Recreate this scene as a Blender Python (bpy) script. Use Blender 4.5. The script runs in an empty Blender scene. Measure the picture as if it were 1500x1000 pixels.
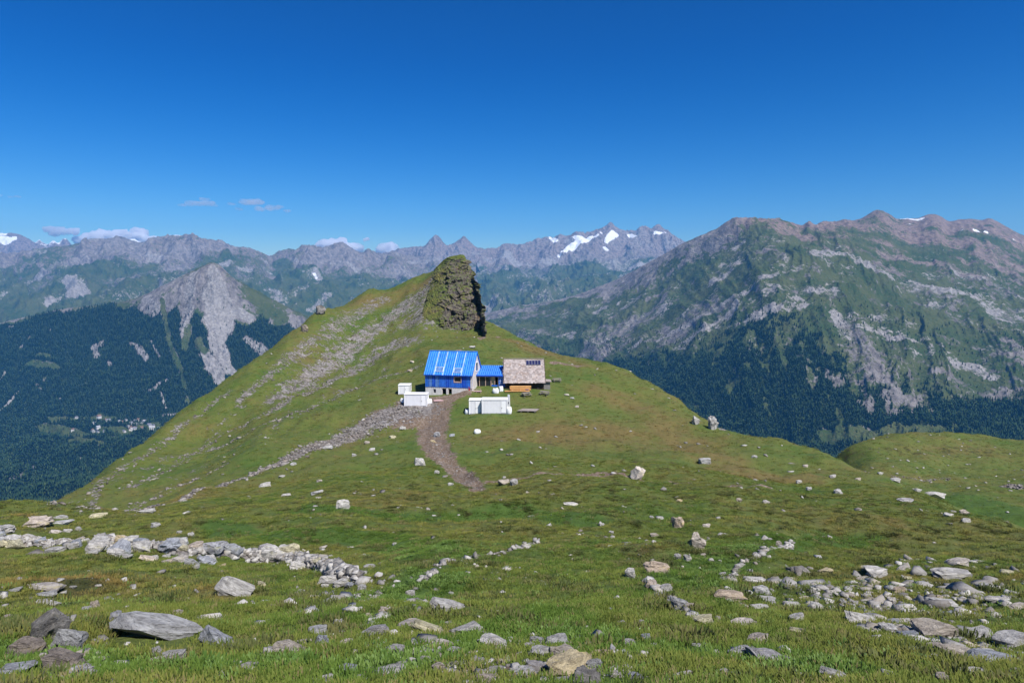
import bpy, bmesh, math, random
import numpy as np
from mathutils import Vector, Matrix

# ------------------------------------------------------------------ camera, sky, sun, exposure
scene = bpy.context.scene
COL = scene.collection
PITCH = math.radians(4.57)
cam_data = bpy.data.cameras.new('camera')
cam_data.lens = 24.0
cam_data.sensor_width = 36.0
cam_data.clip_start = 0.05
cam_data.clip_end = 90000.0
cam = bpy.data.objects.new('camera', cam_data)
COL.objects.link(cam)
cam.location = (0, 0, 0)
cam.rotation_euler = (math.pi / 2 - PITCH, 0, 0)
scene.camera = cam

SUN_DIR = Vector((0.40, -0.48, 0.84)).normalized()      # towards the sun
sun_el = math.asin(SUN_DIR.z)
world = bpy.data.worlds.new('World')
scene.world = world
world.use_nodes = True
wn = world.node_tree
wn.nodes.clear()
w_out = wn.nodes.new('ShaderNodeOutputWorld')
w_bg = wn.nodes.new('ShaderNodeBackground')
w_sky = wn.nodes.new('ShaderNodeTexSky')
w_sky.sky_type = 'NISHITA'
w_sky.sun_disc = False
w_sky.sun_elevation = sun_el
w_sky.sun_rotation = math.atan2(SUN_DIR.x, SUN_DIR.y)
w_sky.altitude = 1500
w_sky.air_density = 1.0
w_sky.dust_density = 2.6
w_sky.ozone_density = 1.0
w_bg.inputs['Strength'].default_value = 0.05
w_hs = wn.nodes.new('ShaderNodeHueSaturation')
w_hs.inputs['Saturation'].default_value = 1.6
w_hs.inputs['Hue'].default_value = 0.502
w_hs.inputs['Value'].default_value = 0.86
w_ga = wn.nodes.new('ShaderNodeGamma')
w_ga.inputs['Gamma'].default_value = 1.4
wn.links.new(w_sky.outputs[0], w_hs.inputs['Color'])
wn.links.new(w_hs.outputs[0], w_ga.inputs['Color'])
wn.links.new(w_ga.outputs[0], w_bg.inputs['Color'])
wn.links.new(w_bg.outputs[0], w_out.inputs['Surface'])

sun_data = bpy.data.lights.new('sun', 'SUN')
sun_data.energy = 4.3
sun_data.angle = math.radians(0.5)
sun_data.color = (1.0, 0.96, 0.90)
sun = bpy.data.objects.new('sun', sun_data)
COL.objects.link(sun)
sun.rotation_euler = SUN_DIR.to_track_quat('Z', 'Y').to_euler()

vs = scene.view_settings
vs.view_transform = 'Standard'
vs.look = 'None'
vs.exposure = 0.62
vs.gamma = 1.0
vs.use_curve_mapping = False
scene.cycles.use_denoising = True
scene.cycles.volume_bounces = 12
scene.cycles.max_bounces = 12
scene.cycles.diffuse_bounces = 3
scene.cycles.transparent_max_bounces = 8

# ------------------------------------------------------------------ numeric helpers
rng = np.random.default_rng(7)
random.seed(7)


def _hash(ix, iy, iz, seed):
    h = (ix.astype(np.uint32) * np.uint32(374761393) + iy.astype(np.uint32) * np.uint32(668265263)
         + iz.astype(np.uint32) * np.uint32(2147483647 - 58) + np.uint32((seed * 974711 + 12345) & 0xffffffff))
    h = (h ^ (h >> np.uint32(13))) * np.uint32(1274126177)
    return h ^ (h >> np.uint32(16))


def noise2(x, y, seed=0):
    xi = np.floor(x).astype(np.int64); yi = np.floor(y).astype(np.int64)
    xf = x - xi; yf = y - yi
    u = xf * xf * xf * (xf * (xf * 6 - 15) + 10); v = yf * yf * yf * (yf * (yf * 6 - 15) + 10)
    z0 = np.zeros_like(xi)

    def g(dx, dy):
        h = _hash(xi + dx, yi + dy, z0, seed).astype(np.float64) / 4294967296.0 * 2 * np.pi
        return np.cos(h) * (xf - dx) + np.sin(h) * (yf - dy)
    a = g(0, 0); b = g(1, 0); c = g(0, 1); d = g(1, 1)
    return ((a + (b - a) * u) * (1 - v) + (c + (d - c) * u) * v) * 1.5


def fbm2(x, y, octaves=5, seed=0, gain=0.5, lac=2.03):
    s = np.zeros_like(x, dtype=np.float64); a = 1.0; t = 0
    for o in range(octaves):
        s += a * noise2(x + 17.3 * o, y - 9.1 * o, seed + o); t += a
        a *= gain; x = x * lac; y = y * lac
    return s / t


def ridged2(x, y, octaves=5, seed=0, gain=0.55, lac=2.07):
    s = np.zeros_like(x, dtype=np.float64); a = 1.0; t = 0; w = 1.0
    for o in range(octaves):
        n = 1 - np.abs(noise2(x + 31.7 * o, y + 5.3 * o, seed + o))
        n = n * n * w
        w = np.clip(n * 1.6, 0, 1)
        s += a * n; t += a
        a *= gain; x = x * lac; y = y * lac
    return s / t


def noise3(x, y, z, seed=0):
    xi = np.floor(x).astype(np.int64); yi = np.floor(y).astype(np.int64); zi = np.floor(z).astype(np.int64)
    xf = x - xi; yf = y - yi; zf = z - zi
    f = lambda t: t * t * (3 - 2 * t)
    u, v, w = f(xf), f(yf), f(zf)

    def g(a, b, c):
        return _hash(xi + a, yi + b, zi + c, seed).astype(np.float64) / 4294967296.0 * 2 - 1
    x00 = g(0, 0, 0) * (1 - u) + g(1, 0, 0) * u; x10 = g(0, 1, 0) * (1 - u) + g(1, 1, 0) * u
    x01 = g(0, 0, 1) * (1 - u) + g(1, 0, 1) * u; x11 = g(0, 1, 1) * (1 - u) + g(1, 1, 1) * u
    return (x00 * (1 - v) + x10 * v) * (1 - w) + (x01 * (1 - v) + x11 * v) * w


def smooth(e0, e1, x):
    t = np.clip((x - e0) / (e1 - e0), 0, 1)
    return t * t * (3 - 2 * t)


CP, SP = math.cos(PITCH), math.sin(PITCH)


def unproject(px, py, depth):
    """a photograph pixel (1500 x 1000) and a ground distance along the view -> a point in the place"""
    dx = (px - 750.0) / 1000.0; dy = (500.0 - py) / 1000.0
    fy = CP + SP * dy; fz = -SP + CP * dy
    return np.array([dx / fy * depth, depth, fz / fy * depth])


# ------------------------------------------------------------------ material helpers
class NT:
    def __init__(self, name):
        self.m = bpy.data.materials.new(name)
        self.m.use_nodes = True
        self.t = self.m.node_tree
        self.t.nodes.clear()
        self.out = self.t.nodes.new('ShaderNodeOutputMaterial')
        self.b = self.t.nodes.new('ShaderNodeBsdfPrincipled')
        self.t.links.new(self.b.outputs[0], self.out.inputs['Surface'])
        self.b.inputs['Specular IOR Level'].default_value = 0.25

    def n(self, typ, **kw):
        nd = self.t.nodes.new(typ)
        for k, v in kw.items():
            setattr(nd, k, v)
        return nd

    def link(self, a, b):
        self.t.links.new(a, b)

    def val(self, sock, v):
        if isinstance(v, (int, float)):
            sock.default_value = v
        elif isinstance(v, (tuple, list)):
            sock.default_value = tuple(v) + ((1.0,) if len(v) == 3 and len(sock.default_value) == 4 else ())
        else:
            self.link(v, sock)

    def pos(self):
        return self.n('ShaderNodeNewGeometry').outputs['Position']

    def obj(self):
        return self.n('ShaderNodeTexCoord').outputs['Object']

    def mapping(self, v, scale=(1, 1, 1), rot=(0, 0, 0)):
        nd = self.n('ShaderNodeMapping')
        nd.inputs['Scale'].default_value = scale
        nd.inputs['Rotation'].default_value = rot
        self.link(v, nd.inputs['Vector'])
        return nd.outputs[0]

    def noise(self, v, scale, detail=4, rough=0.55, dist=0.0):
        nd = self.n('ShaderNodeTexNoise')
        nd.inputs['Scale'].default_value = scale
        nd.inputs['Detail'].default_value = detail
        nd.inputs['Roughness'].default_value = rough
        nd.inputs['Distortion'].default_value = dist
        self.link(v, nd.inputs['Vector'])
        return nd.outputs[0]

    def vor(self, v, scale, feature='F1'):
        nd = self.n('ShaderNodeTexVoronoi', feature=feature)
        nd.inputs['Scale'].default_value = scale
        self.link(v, nd.inputs['Vector'])
        return nd.outputs

    def ramp(self, fac, a, b, lo=0.0, hi=1.0):
        nd = self.n('ShaderNodeMapRange')
        nd.clamp = True
        nd.interpolation_type = 'SMOOTHSTEP'
        self.val(nd.inputs['Value'], fac)
        nd.inputs['From Min'].default_value = a
        nd.inputs['From Max'].default_value = b
        nd.inputs['To Min'].default_value = lo
        nd.inputs['To Max'].default_value = hi
        return nd.outputs[0]

    def math(self, op, a, b=0.0, clamp=False):
        nd = self.n('ShaderNodeMath', operation=op)
        nd.use_clamp = clamp
        self.val(nd.inputs[0], a); self.val(nd.inputs[1], b)
        return nd.outputs[0]

    def mix(self, fac, a, b):
        nd = self.n('ShaderNodeMix', data_type='RGBA')
        self.val(nd.inputs[0], fac); self.val(nd.inputs[6], a); self.val(nd.inputs[7], b)
        return nd.outputs[2]

    def mul(self, a, b):
        nd = self.n('ShaderNodeMix', data_type='RGBA', blend_type='MULTIPLY')
        nd.inputs[0].default_value = 1.0
        self.val(nd.inputs[6], a); self.val(nd.inputs[7], b)
        return nd.outputs[2]

    def attr(self, name, kind='GEOMETRY'):
        nd = self.n('ShaderNodeAttribute')
        nd.attribute_type = kind
        nd.attribute_name = name
        return nd.outputs['Fac']

    def rand(self):
        return self.n('ShaderNodeObjectInfo').outputs['Random']

    def color(self, c, rough=0.9):
        self.val(self.b.inputs['Base Color'], c)
        self.b.inputs['Roughness'].default_value = rough

    def bump(self, h, dist, strength=1.0):
        nd = self.n('ShaderNodeBump')
        nd.inputs['Distance'].default_value = dist
        nd.inputs['Strength'].default_value = strength
        self.link(h, nd.inputs['Height'])
        self.link(nd.outputs[0], self.b.inputs['Normal'])


MAT = {}


def plain(name, c, rough=0.8, vary=0.12, scale=3.0, metallic=0.0):
    m = NT(name)
    p = m.obj()
    f = m.ramp(m.noise(p, scale, 5), 0.3, 0.7)
    m.color(m.mix(f, tuple(x * (1 - vary) for x in c), tuple(min(1, x * (1 + vary)) for x in c)), rough)
    m.b.inputs['Metallic'].default_value = metallic
    MAT[name] = m.m
    return m.m


def grass_color(m, p, kind='GEOMETRY'):
    """shared colour of turf: lush green, olive and straw patches at several sizes"""
    lush = m.attr('lush', kind); dry = m.attr('dry', kind); heath = m.attr('heath', kind)
    big = m.noise(p, 0.055, 4, 0.6)
    mid = m.noise(p, 0.40, 4, 0.6)
    fine = m.noise(p, 2.6, 4, 0.65)
    f1 = m.math('ADD', m.math('MULTIPLY', big, 0.8), m.math('MULTIPLY', mid, 0.55))
    f1 = m.math('ADD', f1, m.math('MULTIPLY', fine, 0.25))
    f1 = m.math('ADD', f1, m.math('MULTIPLY', dry, 0.22))
    f1 = m.math('SUBTRACT', f1, m.math('MULTIPLY', lush, 0.48))
    c = m.mix(m.ramp(f1, 0.55, 0.85), (0.066, 0.118, 0.020), (0.114, 0.136, 0.031))
    c = m.mix(m.ramp(f1, 0.78, 1.12), c, (0.160, 0.124, 0.044))
    patch = m.ramp(m.noise(p, 0.9, 4, 0.6, 0.4), 0.60, 0.74)
    c = m.mix(m.math('MULTIPLY', patch, 0.55), c, (0.070, 0.060, 0.028))
    hn = m.noise(p, 0.42, 6, 0.72)
    hf = m.ramp(m.math('ADD', m.math('MULTIPLY', heath, 0.5), m.math('MULTIPLY', m.math('SUBTRACT', hn, 0.5), 2.2)), 0.30, 0.62)
    c = m.mix(hf, c, m.mix(m.ramp(m.noise(p, 2.0, 4, 0.6), 0.4, 0.65), (0.050, 0.058, 0.018), (0.098, 0.082, 0.030)))
    return c


def build_materials():
    # turf ground
    m = NT('turf')
    p = m.pos()
    g = grass_color(m, p)
    sp = m.ramp(m.noise(p, 7.0, 3, 0.6), 0.35, 0.65)
    sp2 = m.ramp(m.noise(p, 1.1, 5, 0.7), 0.46, 0.64)
    g = m.mix(m.math('MULTIPLY', sp2, 0.5), g, m.mul(g, (0.60, 0.66, 0.55)))
    g = m.mix(m.math('MULTIPLY', sp, 0.45), g, m.mul(g, (0.55, 0.58, 0.5)))
    # bare earth
    e = m.mix(m.ramp(m.noise(p, 1.3, 5, 0.65), 0.35, 0.7), (0.110, 0.074, 0.048), (0.205, 0.152, 0.112))
    e = m.mix(m.ramp(m.noise(p, 5.0, 4, 0.6), 0.56, 0.66), e, (0.36, 0.33, 0.30))
    # grey scree
    vc = m.vor(p, 3.2)
    vs_ = m.vor(p, 1.1)
    sepa = m.n('ShaderNodeSeparateColor'); m.link(vc['Color'], sepa.inputs[0])
    sepb = m.n('ShaderNodeSeparateColor'); m.link(vs_['Color'], sepb.inputs[0])
    tone = m.math('ADD', m.math('MULTIPLY', sepa.outputs[0], 0.6), m.math('MULTIPLY', sepb.outputs[1], 0.4))
    s = m.mix(m.ramp(tone, 0.15, 0.85), (0.13, 0.118, 0.112), (0.30, 0.28, 0.268))
    s = m.mix(m.ramp(m.noise(p, 0.25, 4), 0.4, 0.7), s, m.mul(s, (0.85, 0.80, 0.74)))
    dirt = m.attr('dirt'); scree = m.attr('scree')
    nb = m.math('SUBTRACT', m.noise(p, 1.6, 5, 0.7), 0.5)
    nb2 = m.math('SUBTRACT', m.noise(p, 0.45, 5, 0.7), 0.5)
    nn = m.math('ADD', nb, m.math('MULTIPLY', nb2, 1.1))
    df = m.ramp(m.math('ADD', dirt, m.math('MULTIPLY', nn, 1.15)), 0.42, 0.62)
    sf = m.ramp(m.math('ADD', scree, m.math('MULTIPLY', nn, 1.7)), 0.42, 0.58)
    c = m.mix(df, g, e)
    c = m.mix(sf, c, s)
    m.color(c, 0.95)
    h = m.math('ADD', m.math('MULTIPLY', m.noise(p, 3.0, 6, 0.7), 1.0), m.math('MULTIPLY', vc['Distance'], m.math('MULTIPLY', sf, -0.8)))
    m.bump(h, 0.22, 0.9)
    MAT['turf'] = m.m

    # grass blades
    m = NT('grass_blade')
    p = m.pos()
    g = grass_color(m, p, 'INSTANCER')
    r = m.rand()
    g = m.mix(m.ramp(r, 0.0, 1.0), m.mul(g, (1.05, 1.10, 0.9)), m.mul(g, (1.85, 1.62, 1.5)))
    g = m.mix(m.ramp(r, 0.90, 0.97), g, (0.23, 0.19, 0.085))
    m.color(g, 0.7)
    m.b.inputs['Specular IOR Level'].default_value = 0.15
    tr = m.n('ShaderNodeBsdfTranslucent')
    m.link(g, tr.inputs['Color'])
    mx = m.n('ShaderNodeMixShader'); mx.inputs[0].default_value = 0.3
    m.link(m.b.outputs[0], mx.inputs[1]); m.link(tr.outputs[0], mx.inputs[2])
    m.link(mx.outputs[0], m.out.inputs['Surface'])
    MAT['grass_blade'] = m.m

    # leafy herbs
    m = NT('herb_leaf')
    r = m.rand()
    g = m.mix(r, (0.060, 0.120, 0.020), (0.120, 0.185, 0.036))
    m.color(g, 0.6)
    MAT['herb_leaf'] = m.m
    # heather mats
    m = NT('heath')
    r = m.rand()
    g = m.mix(r, (0.050, 0.074, 0.018), (0.125, 0.120, 0.040))
    m.color(g, 0.8)
    MAT['heath'] = m.m

    # gneiss boulder
    m = NT('gneiss')
    p = m.obj(); r = m.rand()
    ps = m.mapping(p, (1, 1, 2.6), (0.5, 0.35, 0))
    base = m.mix(m.ramp(m.noise(ps, 2.4, 6, 0.65, 0.6), 0.3, 0.7), (0.23, 0.22, 0.21), (0.50, 0.485, 0.455))
    base = m.mix(m.ramp(m.noise(p, 9.0, 5, 0.7), 0.48, 0.68), base, m.mul(base, (0.55, 0.54, 0.52)))
    base = m.mix(m.math('MULTIPLY', m.ramp(m.noise(p, 3.3, 4, 0.6), 0.55, 0.68), m.ramp(r, 0.25, 0.8)), base, (0.40, 0.38, 0.25))
    base = m.mix(m.math('MULTIPLY', m.ramp(r, 0.72, 1.0), 0.7), base, m.mul(base, (1.10, 0.92, 0.78)))
    base = m.mix(m.math('MULTIPLY', m.ramp(r, 0.25, 0.0), 0.7), base, m.mul(base, (0.80, 0.84, 0.90)))
    base = m.mix(m.ramp(m.noise(p, 5.5, 3), 0.66, 0.74), base, (0.07, 0.065, 0.06))
    m.color(base, 0.88)
    m.bump(m.math('ADD', m.noise(ps, 6.0, 6, 0.7), m.math('MULTIPLY', m.noise(p, 22, 4, 0.7), 0.4)), 0.10, 0.8)
    MAT['gneiss'] = m.m
    for nm, k in (('gneiss_dark', (0.58, 0.56, 0.54)), ('gneiss_brown', (1.0, 0.91, 0.80)), ('gneiss_pale', (1.25, 1.24, 1.22)),
                  ('gneiss_yellow', (1.18, 1.12, 0.80)), ('gneiss_blue', (0.82, 0.88, 1.0))):
        c = MAT['gneiss'].copy(); c.name = nm
        t = c.node_tree
        b = next(x for x in t.nodes if x.type == 'BSDF_PRINCIPLED')
        src = b.inputs['Base Color'].links[0].from_socket
        mx = t.nodes.new('ShaderNodeMix'); mx.data_type = 'RGBA'; mx.blend_type = 'MULTIPLY'
        mx.inputs[0].default_value = 1.0
        t.links.new(src, mx.inputs[6]); mx.inputs[7].default_value = k + (1,)
        t.links.new(mx.outputs[2], b.inputs['Base Color'])
        MAT[nm] = c

    # scattered stones (one mesh): colour by island
    m = NT('loose_stone')
    isl = m.n('ShaderNodeNewGeometry').outputs['Random Per Island']
    p = m.pos()
    c = m.mix(isl, (0.16, 0.15, 0.14), (0.46, 0.445, 0.42))
    c = m.mix(m.ramp(m.noise(p, 0.8, 3), 0.5, 0.75), c, m.mul(c, (1.0, 0.90, 0.76)))
    c = m.mix(m.ramp(m.noise(p, 5.0, 4, 0.7), 0.45, 0.7), c, m.mul(c, (0.62, 0.58, 0.52)))
    m.color(c, 0.9)
    m.bump(m.noise(p, 9, 5, 0.7), 0.05, 0.7)
    MAT['loose_stone'] = m.m
    c2 = m.m.copy(); c2.name = 'scree_stone'
    b2 = next(x for x in c2.node_tree.nodes if x.type == 'BSDF_PRINCIPLED')
    sk = b2.inputs['Base Color'].links[0].from_socket
    mx = c2.node_tree.nodes.new('ShaderNodeMix'); mx.data_type = 'RGBA'; mx.blend_type = 'MULTIPLY'; mx.inputs[0].default_value = 1.0
    c2.node_tree.links.new(sk, mx.inputs[6]); mx.inputs[7].default_value = (0.66, 0.63, 0.62, 1)
    c2.node_tree.links.new(mx.outputs[2], b2.inputs['Base Color'])
    MAT['scree_stone'] = c2

    # crag
    m = NT('crag_rock')
    p = m.pos()
    ps = m.mapping(p, (0.5, 0.5, 1.6), (0.15, 0.3, 0))
    c = m.mix(m.ramp(m.noise(ps, 0.9, 6, 0.7, 0.5), 0.35, 0.68), (0.075, 0.066, 0.056), (0.22, 0.19, 0.16))
    c = m.mix(m.ramp(m.noise(p, 0.5, 5, 0.65), 0.5, 0.7), c, m.mul(c, (1.1, 0.93, 0.76)))
    c = m.mix(m.ramp(m.noise(p, 2.2, 4, 0.7), 0.56, 0.66), c, (0.040, 0.036, 0.032))
    nz = m.n('ShaderNodeSeparateXYZ'); m.link(m.n('ShaderNodeNewGeometry').outputs['Normal'], nz.inputs[0])
    gz = m.math('ADD', nz.outputs[2], m.math('MULTIPLY', m.math('SUBTRACT', m.noise(p, 0.45, 5, 0.7), 0.5), 2.2))
    gz = m.math('ADD', gz, m.attr('turf'))
    gm = m.ramp(gz, 0.72, 0.95)
    gc = grass_color(m, p)
    c = m.mix(gm, c, gc)
    m.color(c, 0.95)
    m.bump(m.noise(ps, 1.6, 7, 0.75), 0.7, 1.0)
    MAT['crag_rock'] = m.m

    # mountains
    m = NT('mountain')
    p = m.pos()
    f_for = m.attr('forest'); f_gr = m.attr('grass'); f_sc = m.attr('scree'); f_sn = m.attr('snow')
    warm = m.attr('warm')
    n1 = m.noise(p, 0.0045, 7, 0.66)
    n2 = m.noise(p, 0.020, 6, 0.68)
    n3 = m.noise(p, 0.075, 5, 0.65)
    st = m.mapping(p, (1, 1, 0.22), (0.0, 0.0, 0.4))
    n4 = m.noise(st, 0.030, 5, 0.62, 0.4)
    tone = m.math('ADD', m.math('MULTIPLY', n2, 0.5), m.math('MULTIPLY', n4, 0.5))
    rock = m.mix(m.ramp(tone, 0.34, 0.66), (0.105, 0.096, 0.094), (0.29, 0.265, 0.255))
    rock = m.mix(m.math('MULTIPLY', warm, 0.85), rock, m.mul(rock, (1.08, 0.86, 0.74)))
    gr = m.mix(m.ramp(n1, 0.35, 0.65), (0.042, 0.070, 0.022), (0.088, 0.104, 0.040))
    gr = m.mix(m.ramp(n3, 0.5, 0.75), gr, (0.110, 0.105, 0.048))
    sc = m.mix(m.ramp(m.math('ADD', m.math('MULTIPLY', n3, 0.6), m.math('MULTIPLY', n4, 0.4)), 0.36, 0.66), (0.19, 0.178, 0.172), (0.36, 0.342, 0.33))
    fo = m.mix(m.ramp(n3, 0.35, 0.7), (0.012, 0.024, 0.012), (0.026, 0.044, 0.020))
    brk = m.math('ADD', m.math('MULTIPLY', m.math('SUBTRACT', n2, 0.5), 1.5), m.math('MULTIPLY', m.math('SUBTRACT', n3, 0.5), 0.9))
    c = m.mix(m.ramp(m.math('ADD', f_gr, brk), 0.40, 0.62), rock, gr)
    c = m.mix(m.ramp(m.math('ADD', f_sc, brk), 0.42, 0.64), c, sc)
    c = m.mix(m.ramp(m.math('ADD', f_for, m.math('MULTIPLY', brk, 0.8)), 0.42, 0.56), c, fo)
    c = m.mix(m.ramp(m.math('ADD', f_sn, m.math('MULTIPLY', brk, 0.7)), 0.46, 0.56), c, (0.80, 0.82, 0.85))
    m.color(c, 1.0)
    m.b.inputs['Specular IOR Level'].default_value = 0.05
    hb = m.math('ADD', m.math('MULTIPLY', n2, 1.0), m.math('ADD', m.math('MULTIPLY', n3, 0.35), m.math('MULTIPLY', n4, 0.7)))
    m.bump(hb, 26.0, 0.9)
    MAT['mountain'] = m.m

    # conifers far away
    m = NT('conifer')
    r = m.rand()
    c = m.mix(r, (0.013, 0.030, 0.014), (0.034, 0.062, 0.024))
    c = m.mix(m.ramp(r, 0.82, 1.0), c, (0.066, 0.096, 0.032))
    m.color(c, 0.95)
    m.b.inputs['Specular IOR Level'].default_value = 0.05
    MAT['conifer'] = m.m

    plain('valley_ground', (0.05, 0.075, 0.03), 1.0, 0.3, 0.002)


build_materials()


# ------------------------------------------------------------------ object helpers
def tag(o, label=None, cat=None, group=None, kind=None):
    if label: o['label'] = label
    if cat: o['category'] = cat
    if group: o['group'] = group
    if kind: o['kind'] = kind
    return o


def link(name, mesh, mat=None, parent=None):
    o = bpy.data.objects.new(name, mesh)
    COL.objects.link(o)
    if mat is not None and not mesh.materials:
        mesh.materials.append(MAT[mat] if isinstance(mat, str) else mat)
    if parent is not None:
        o.parent = parent
    return o


def grid_mesh(name, P, wrap=False, smooth_shade=True):
    nv, nu = P.shape[:2]
    me = bpy.data.meshes.new(name)
    idx = np.arange(nv * nu).reshape(nv, nu)
    a = idx[:-1, :-1].ravel(); b = idx[:-1, 1:].ravel(); c = idx[1:, 1:].ravel(); d = idx[1:, :-1].ravel()
    faces = np.stack([a, b, c, d], 1)
    if wrap:
        f2 = np.stack([idx[:-1, -1], idx[:-1, 0], idx[1:, 0], idx[1:, -1]], 1)
        faces = np.concatenate([faces, f2])
    n = len(faces)
    me.vertices.add(nv * nu); me.loops.add(n * 4); me.polygons.add(n)
    me.vertices.foreach_set('co', P.reshape(-1, 3).astype(np.float32).ravel())
    me.loops.foreach_set('vertex_index', faces.astype(np.int32).ravel())
    me.polygons.foreach_set('loop_start', np.arange(0, n * 4, 4, dtype=np.int32))
    me.polygons.foreach_set('use_smooth', np.full(n, smooth_shade))
    me.update()
    me.validate()
    return me


def set_attr(me, name, arr):
    a = me.attributes.new(name, 'FLOAT', 'POINT')
    a.data.foreach_set('value', arr.astype(np.float32).ravel())


def tri_mesh(name, V, F):
    me = bpy.data.meshes.new(name)
    n = len(F)
    me.vertices.add(len(V)); me.loops.add(n * 3); me.polygons.add(n)
    me.vertices.foreach_set('co', np.asarray(V, np.float32).ravel())
    me.loops.foreach_set('vertex_index', np.asarray(F, np.int32).ravel())
    me.polygons.foreach_set('loop_start', np.arange(0, n * 3, 3, dtype=np.int32))
    me.update()
    me.validate()
    return me


# ------------------------------------------------------------------ near hill: heights
def tps_fit(C, v, lam=1e-4):
    n = len(C)
    d2 = ((C[:, None] - C[None]) ** 2).sum(-1)
    K = 0.5 * d2 * np.log(d2 + 1e-12) + lam * np.eye(n)
    Pm = np.c_[np.ones(n), C]
    A = np.zeros((n + 3, n + 3)); A[:n, :n] = K; A[:n, n:] = Pm; A[n:, :n] = Pm.T
    return np.linalg.solve(A, np.r_[v, 0, 0, 0])


def tps_eval(C, w, Q):
    out = np.empty(len(Q))
    n = len(C)
    for i in range(0, len(Q), 60000):
        q = Q[i:i + 60000]
        d2 = ((q[:, None] - C[None]) ** 2).sum(-1)
        out[i:i + 60000] = (0.5 * d2 * np.log(d2 + 1e-12)) @ w[:n] + w[n] + q @ w[n + 1:]
    return out


ctrl = []      # (theta, ln r, z/r)
KS = 0.55


def cadd(X, Y, Z):
    r = math.hypot(X, Y)
    ctrl.append((math.atan2(X, Y), KS * math.log(r), Z / r))


def cpix(px, py, Y):
    p = unproject(px, py, Y)
    cadd(*p)
    return p


# foreground slope and saddle
for (px, py, Y) in [
    (750, 1000, 6.0), (0, 1000, 6.6), (1500, 1000, 7.0), (375, 1000, 6.2), (1125, 1000, 6.3),
    (750, 945, 8.6), (0, 945, 8.8), (1500, 945, 9.6), (375, 945, 8.6), (1125, 945, 9.0),
    (750, 900, 12.0), (0, 900, 12.3), (1500, 900, 13.6), (375, 900, 12.0), (1125, 900, 13.0),
    (750, 850, 19), (0, 850, 20), (1500, 850, 21), (375, 850, 19.5), (1150, 850, 20),
    (750, 800, 30), (200, 805, 31), (0, 800, 33), (400, 810, 30), (1500, 825, 28), (1300, 830, 26), (1300, 812, 38), (1150, 815, 30),
    (600, 800, 32), (950, 800, 31), (1050, 815, 27),
    (750, 755, 47), (600, 750, 50), (450, 755, 50), (300, 765, 48), (150, 770, 46), (0, 768, 45), (60, 758, 52),
    (750, 720, 66), (600, 715, 70), (500, 720, 70), (400, 720, 73), (300, 735, 70), (200, 748, 68),
    (750, 690, 85), (640, 680, 93), (520, 680, 96), (420, 690, 94), (320, 705, 94),
    (750, 650, 107), (650, 640, 114), (550, 640, 117),
    (750, 612, 124), (650, 605, 128), (590, 600, 132),
    (640, 584, 138.5), (590, 585, 139), (690, 574, 139.5), (740, 572, 139.5), (800, 572, 139.5), (720, 605, 127),
    (720, 535, 158), (650, 530, 164), (780, 545, 156), (740, 510, 180), (700, 490, 202), (730, 485, 212),
    # left flank
    (400, 650, 110), (300, 690, 104), (480, 640, 120), (550, 595, 135), (450, 600, 140), (350, 650, 126), (250, 692, 118), (150, 732, 100),
    (500, 530, 198), (450, 560, 176), (560, 480, 228), (600, 520, 186), (560, 560, 160), (300, 640, 142),
    (580, 440, 252), (520, 460, 240), (632, 399, 268.3), (646, 388, 265), (624, 417, 254), (642, 407, 251), (616, 441, 238), (638, 433, 234), (608, 464, 226.5), (630, 462.5, 222.6), (655, 473, 219),
    # right dome
    (900, 620, 124), (870, 570, 146), (950, 600, 138), (900, 680, 88), (1000, 660, 105), (1000, 720, 66), (900, 720, 64), (1100, 690, 92),
    (1100, 740, 57), (1200, 720, 74), (1300, 760, 53), (1400, 790, 44), (1200, 780, 42), (1000, 775, 40), (880, 770, 42), (1100, 800, 34),
    (1200, 690, 96), (1450, 800, 40), (1000, 620, 128),
    # gully and hummock on the right
    (1500, 745, 105), (1420, 722, 120), (1340, 700, 136), (1270, 680, 150),
    (1300, 672, 160), (1400, 690, 150), (1500, 705, 140), (1400, 665, 172), (1500, 672, 170),
    (1230, 660, 176), (1290, 644, 196), (1400, 636, 204), (1500, 645, 204), (1600, 650, 204),
]:
    cpix(px, py, Y)

# edges behind which the ground falls away into the valley
edge_left = [(0, 750, 58), (50, 747, 62), (70, 745, 108), (130, 712, 128), (200, 668, 150), (265, 620, 170), (330, 570, 190), (400, 510, 215),
             (460, 462, 242), (540, 424, 266), (600, 408, 276), (645, 397, 282)]
edge_mid = [(670, 415, 272), (695, 470, 262), (740, 483, 222), (780, 506, 208), (850, 532, 188), (920, 551, 176), (1000, 590, 152), (1040, 617, 140), (1062, 632, 134)]
edge_right = [(1120, 645, 127), (1180, 660, 119), (1240, 678, 108), (1300, 700, 97), (1400, 738, 80), (1500, 782, 62)]
edge_back = [(1230, 660, 180), (1290, 643, 200), (1400, 635, 208), (1500, 644, 208), (1600, 650, 208)]


def fall(p, steps):
    r = math.hypot(p[0], p[1]); t = p[2] / r; th = math.atan2(p[0], p[1])
    for k, dt in steps:
        ctrl.append((th, KS * math.log(r * k), t - dt))


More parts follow.
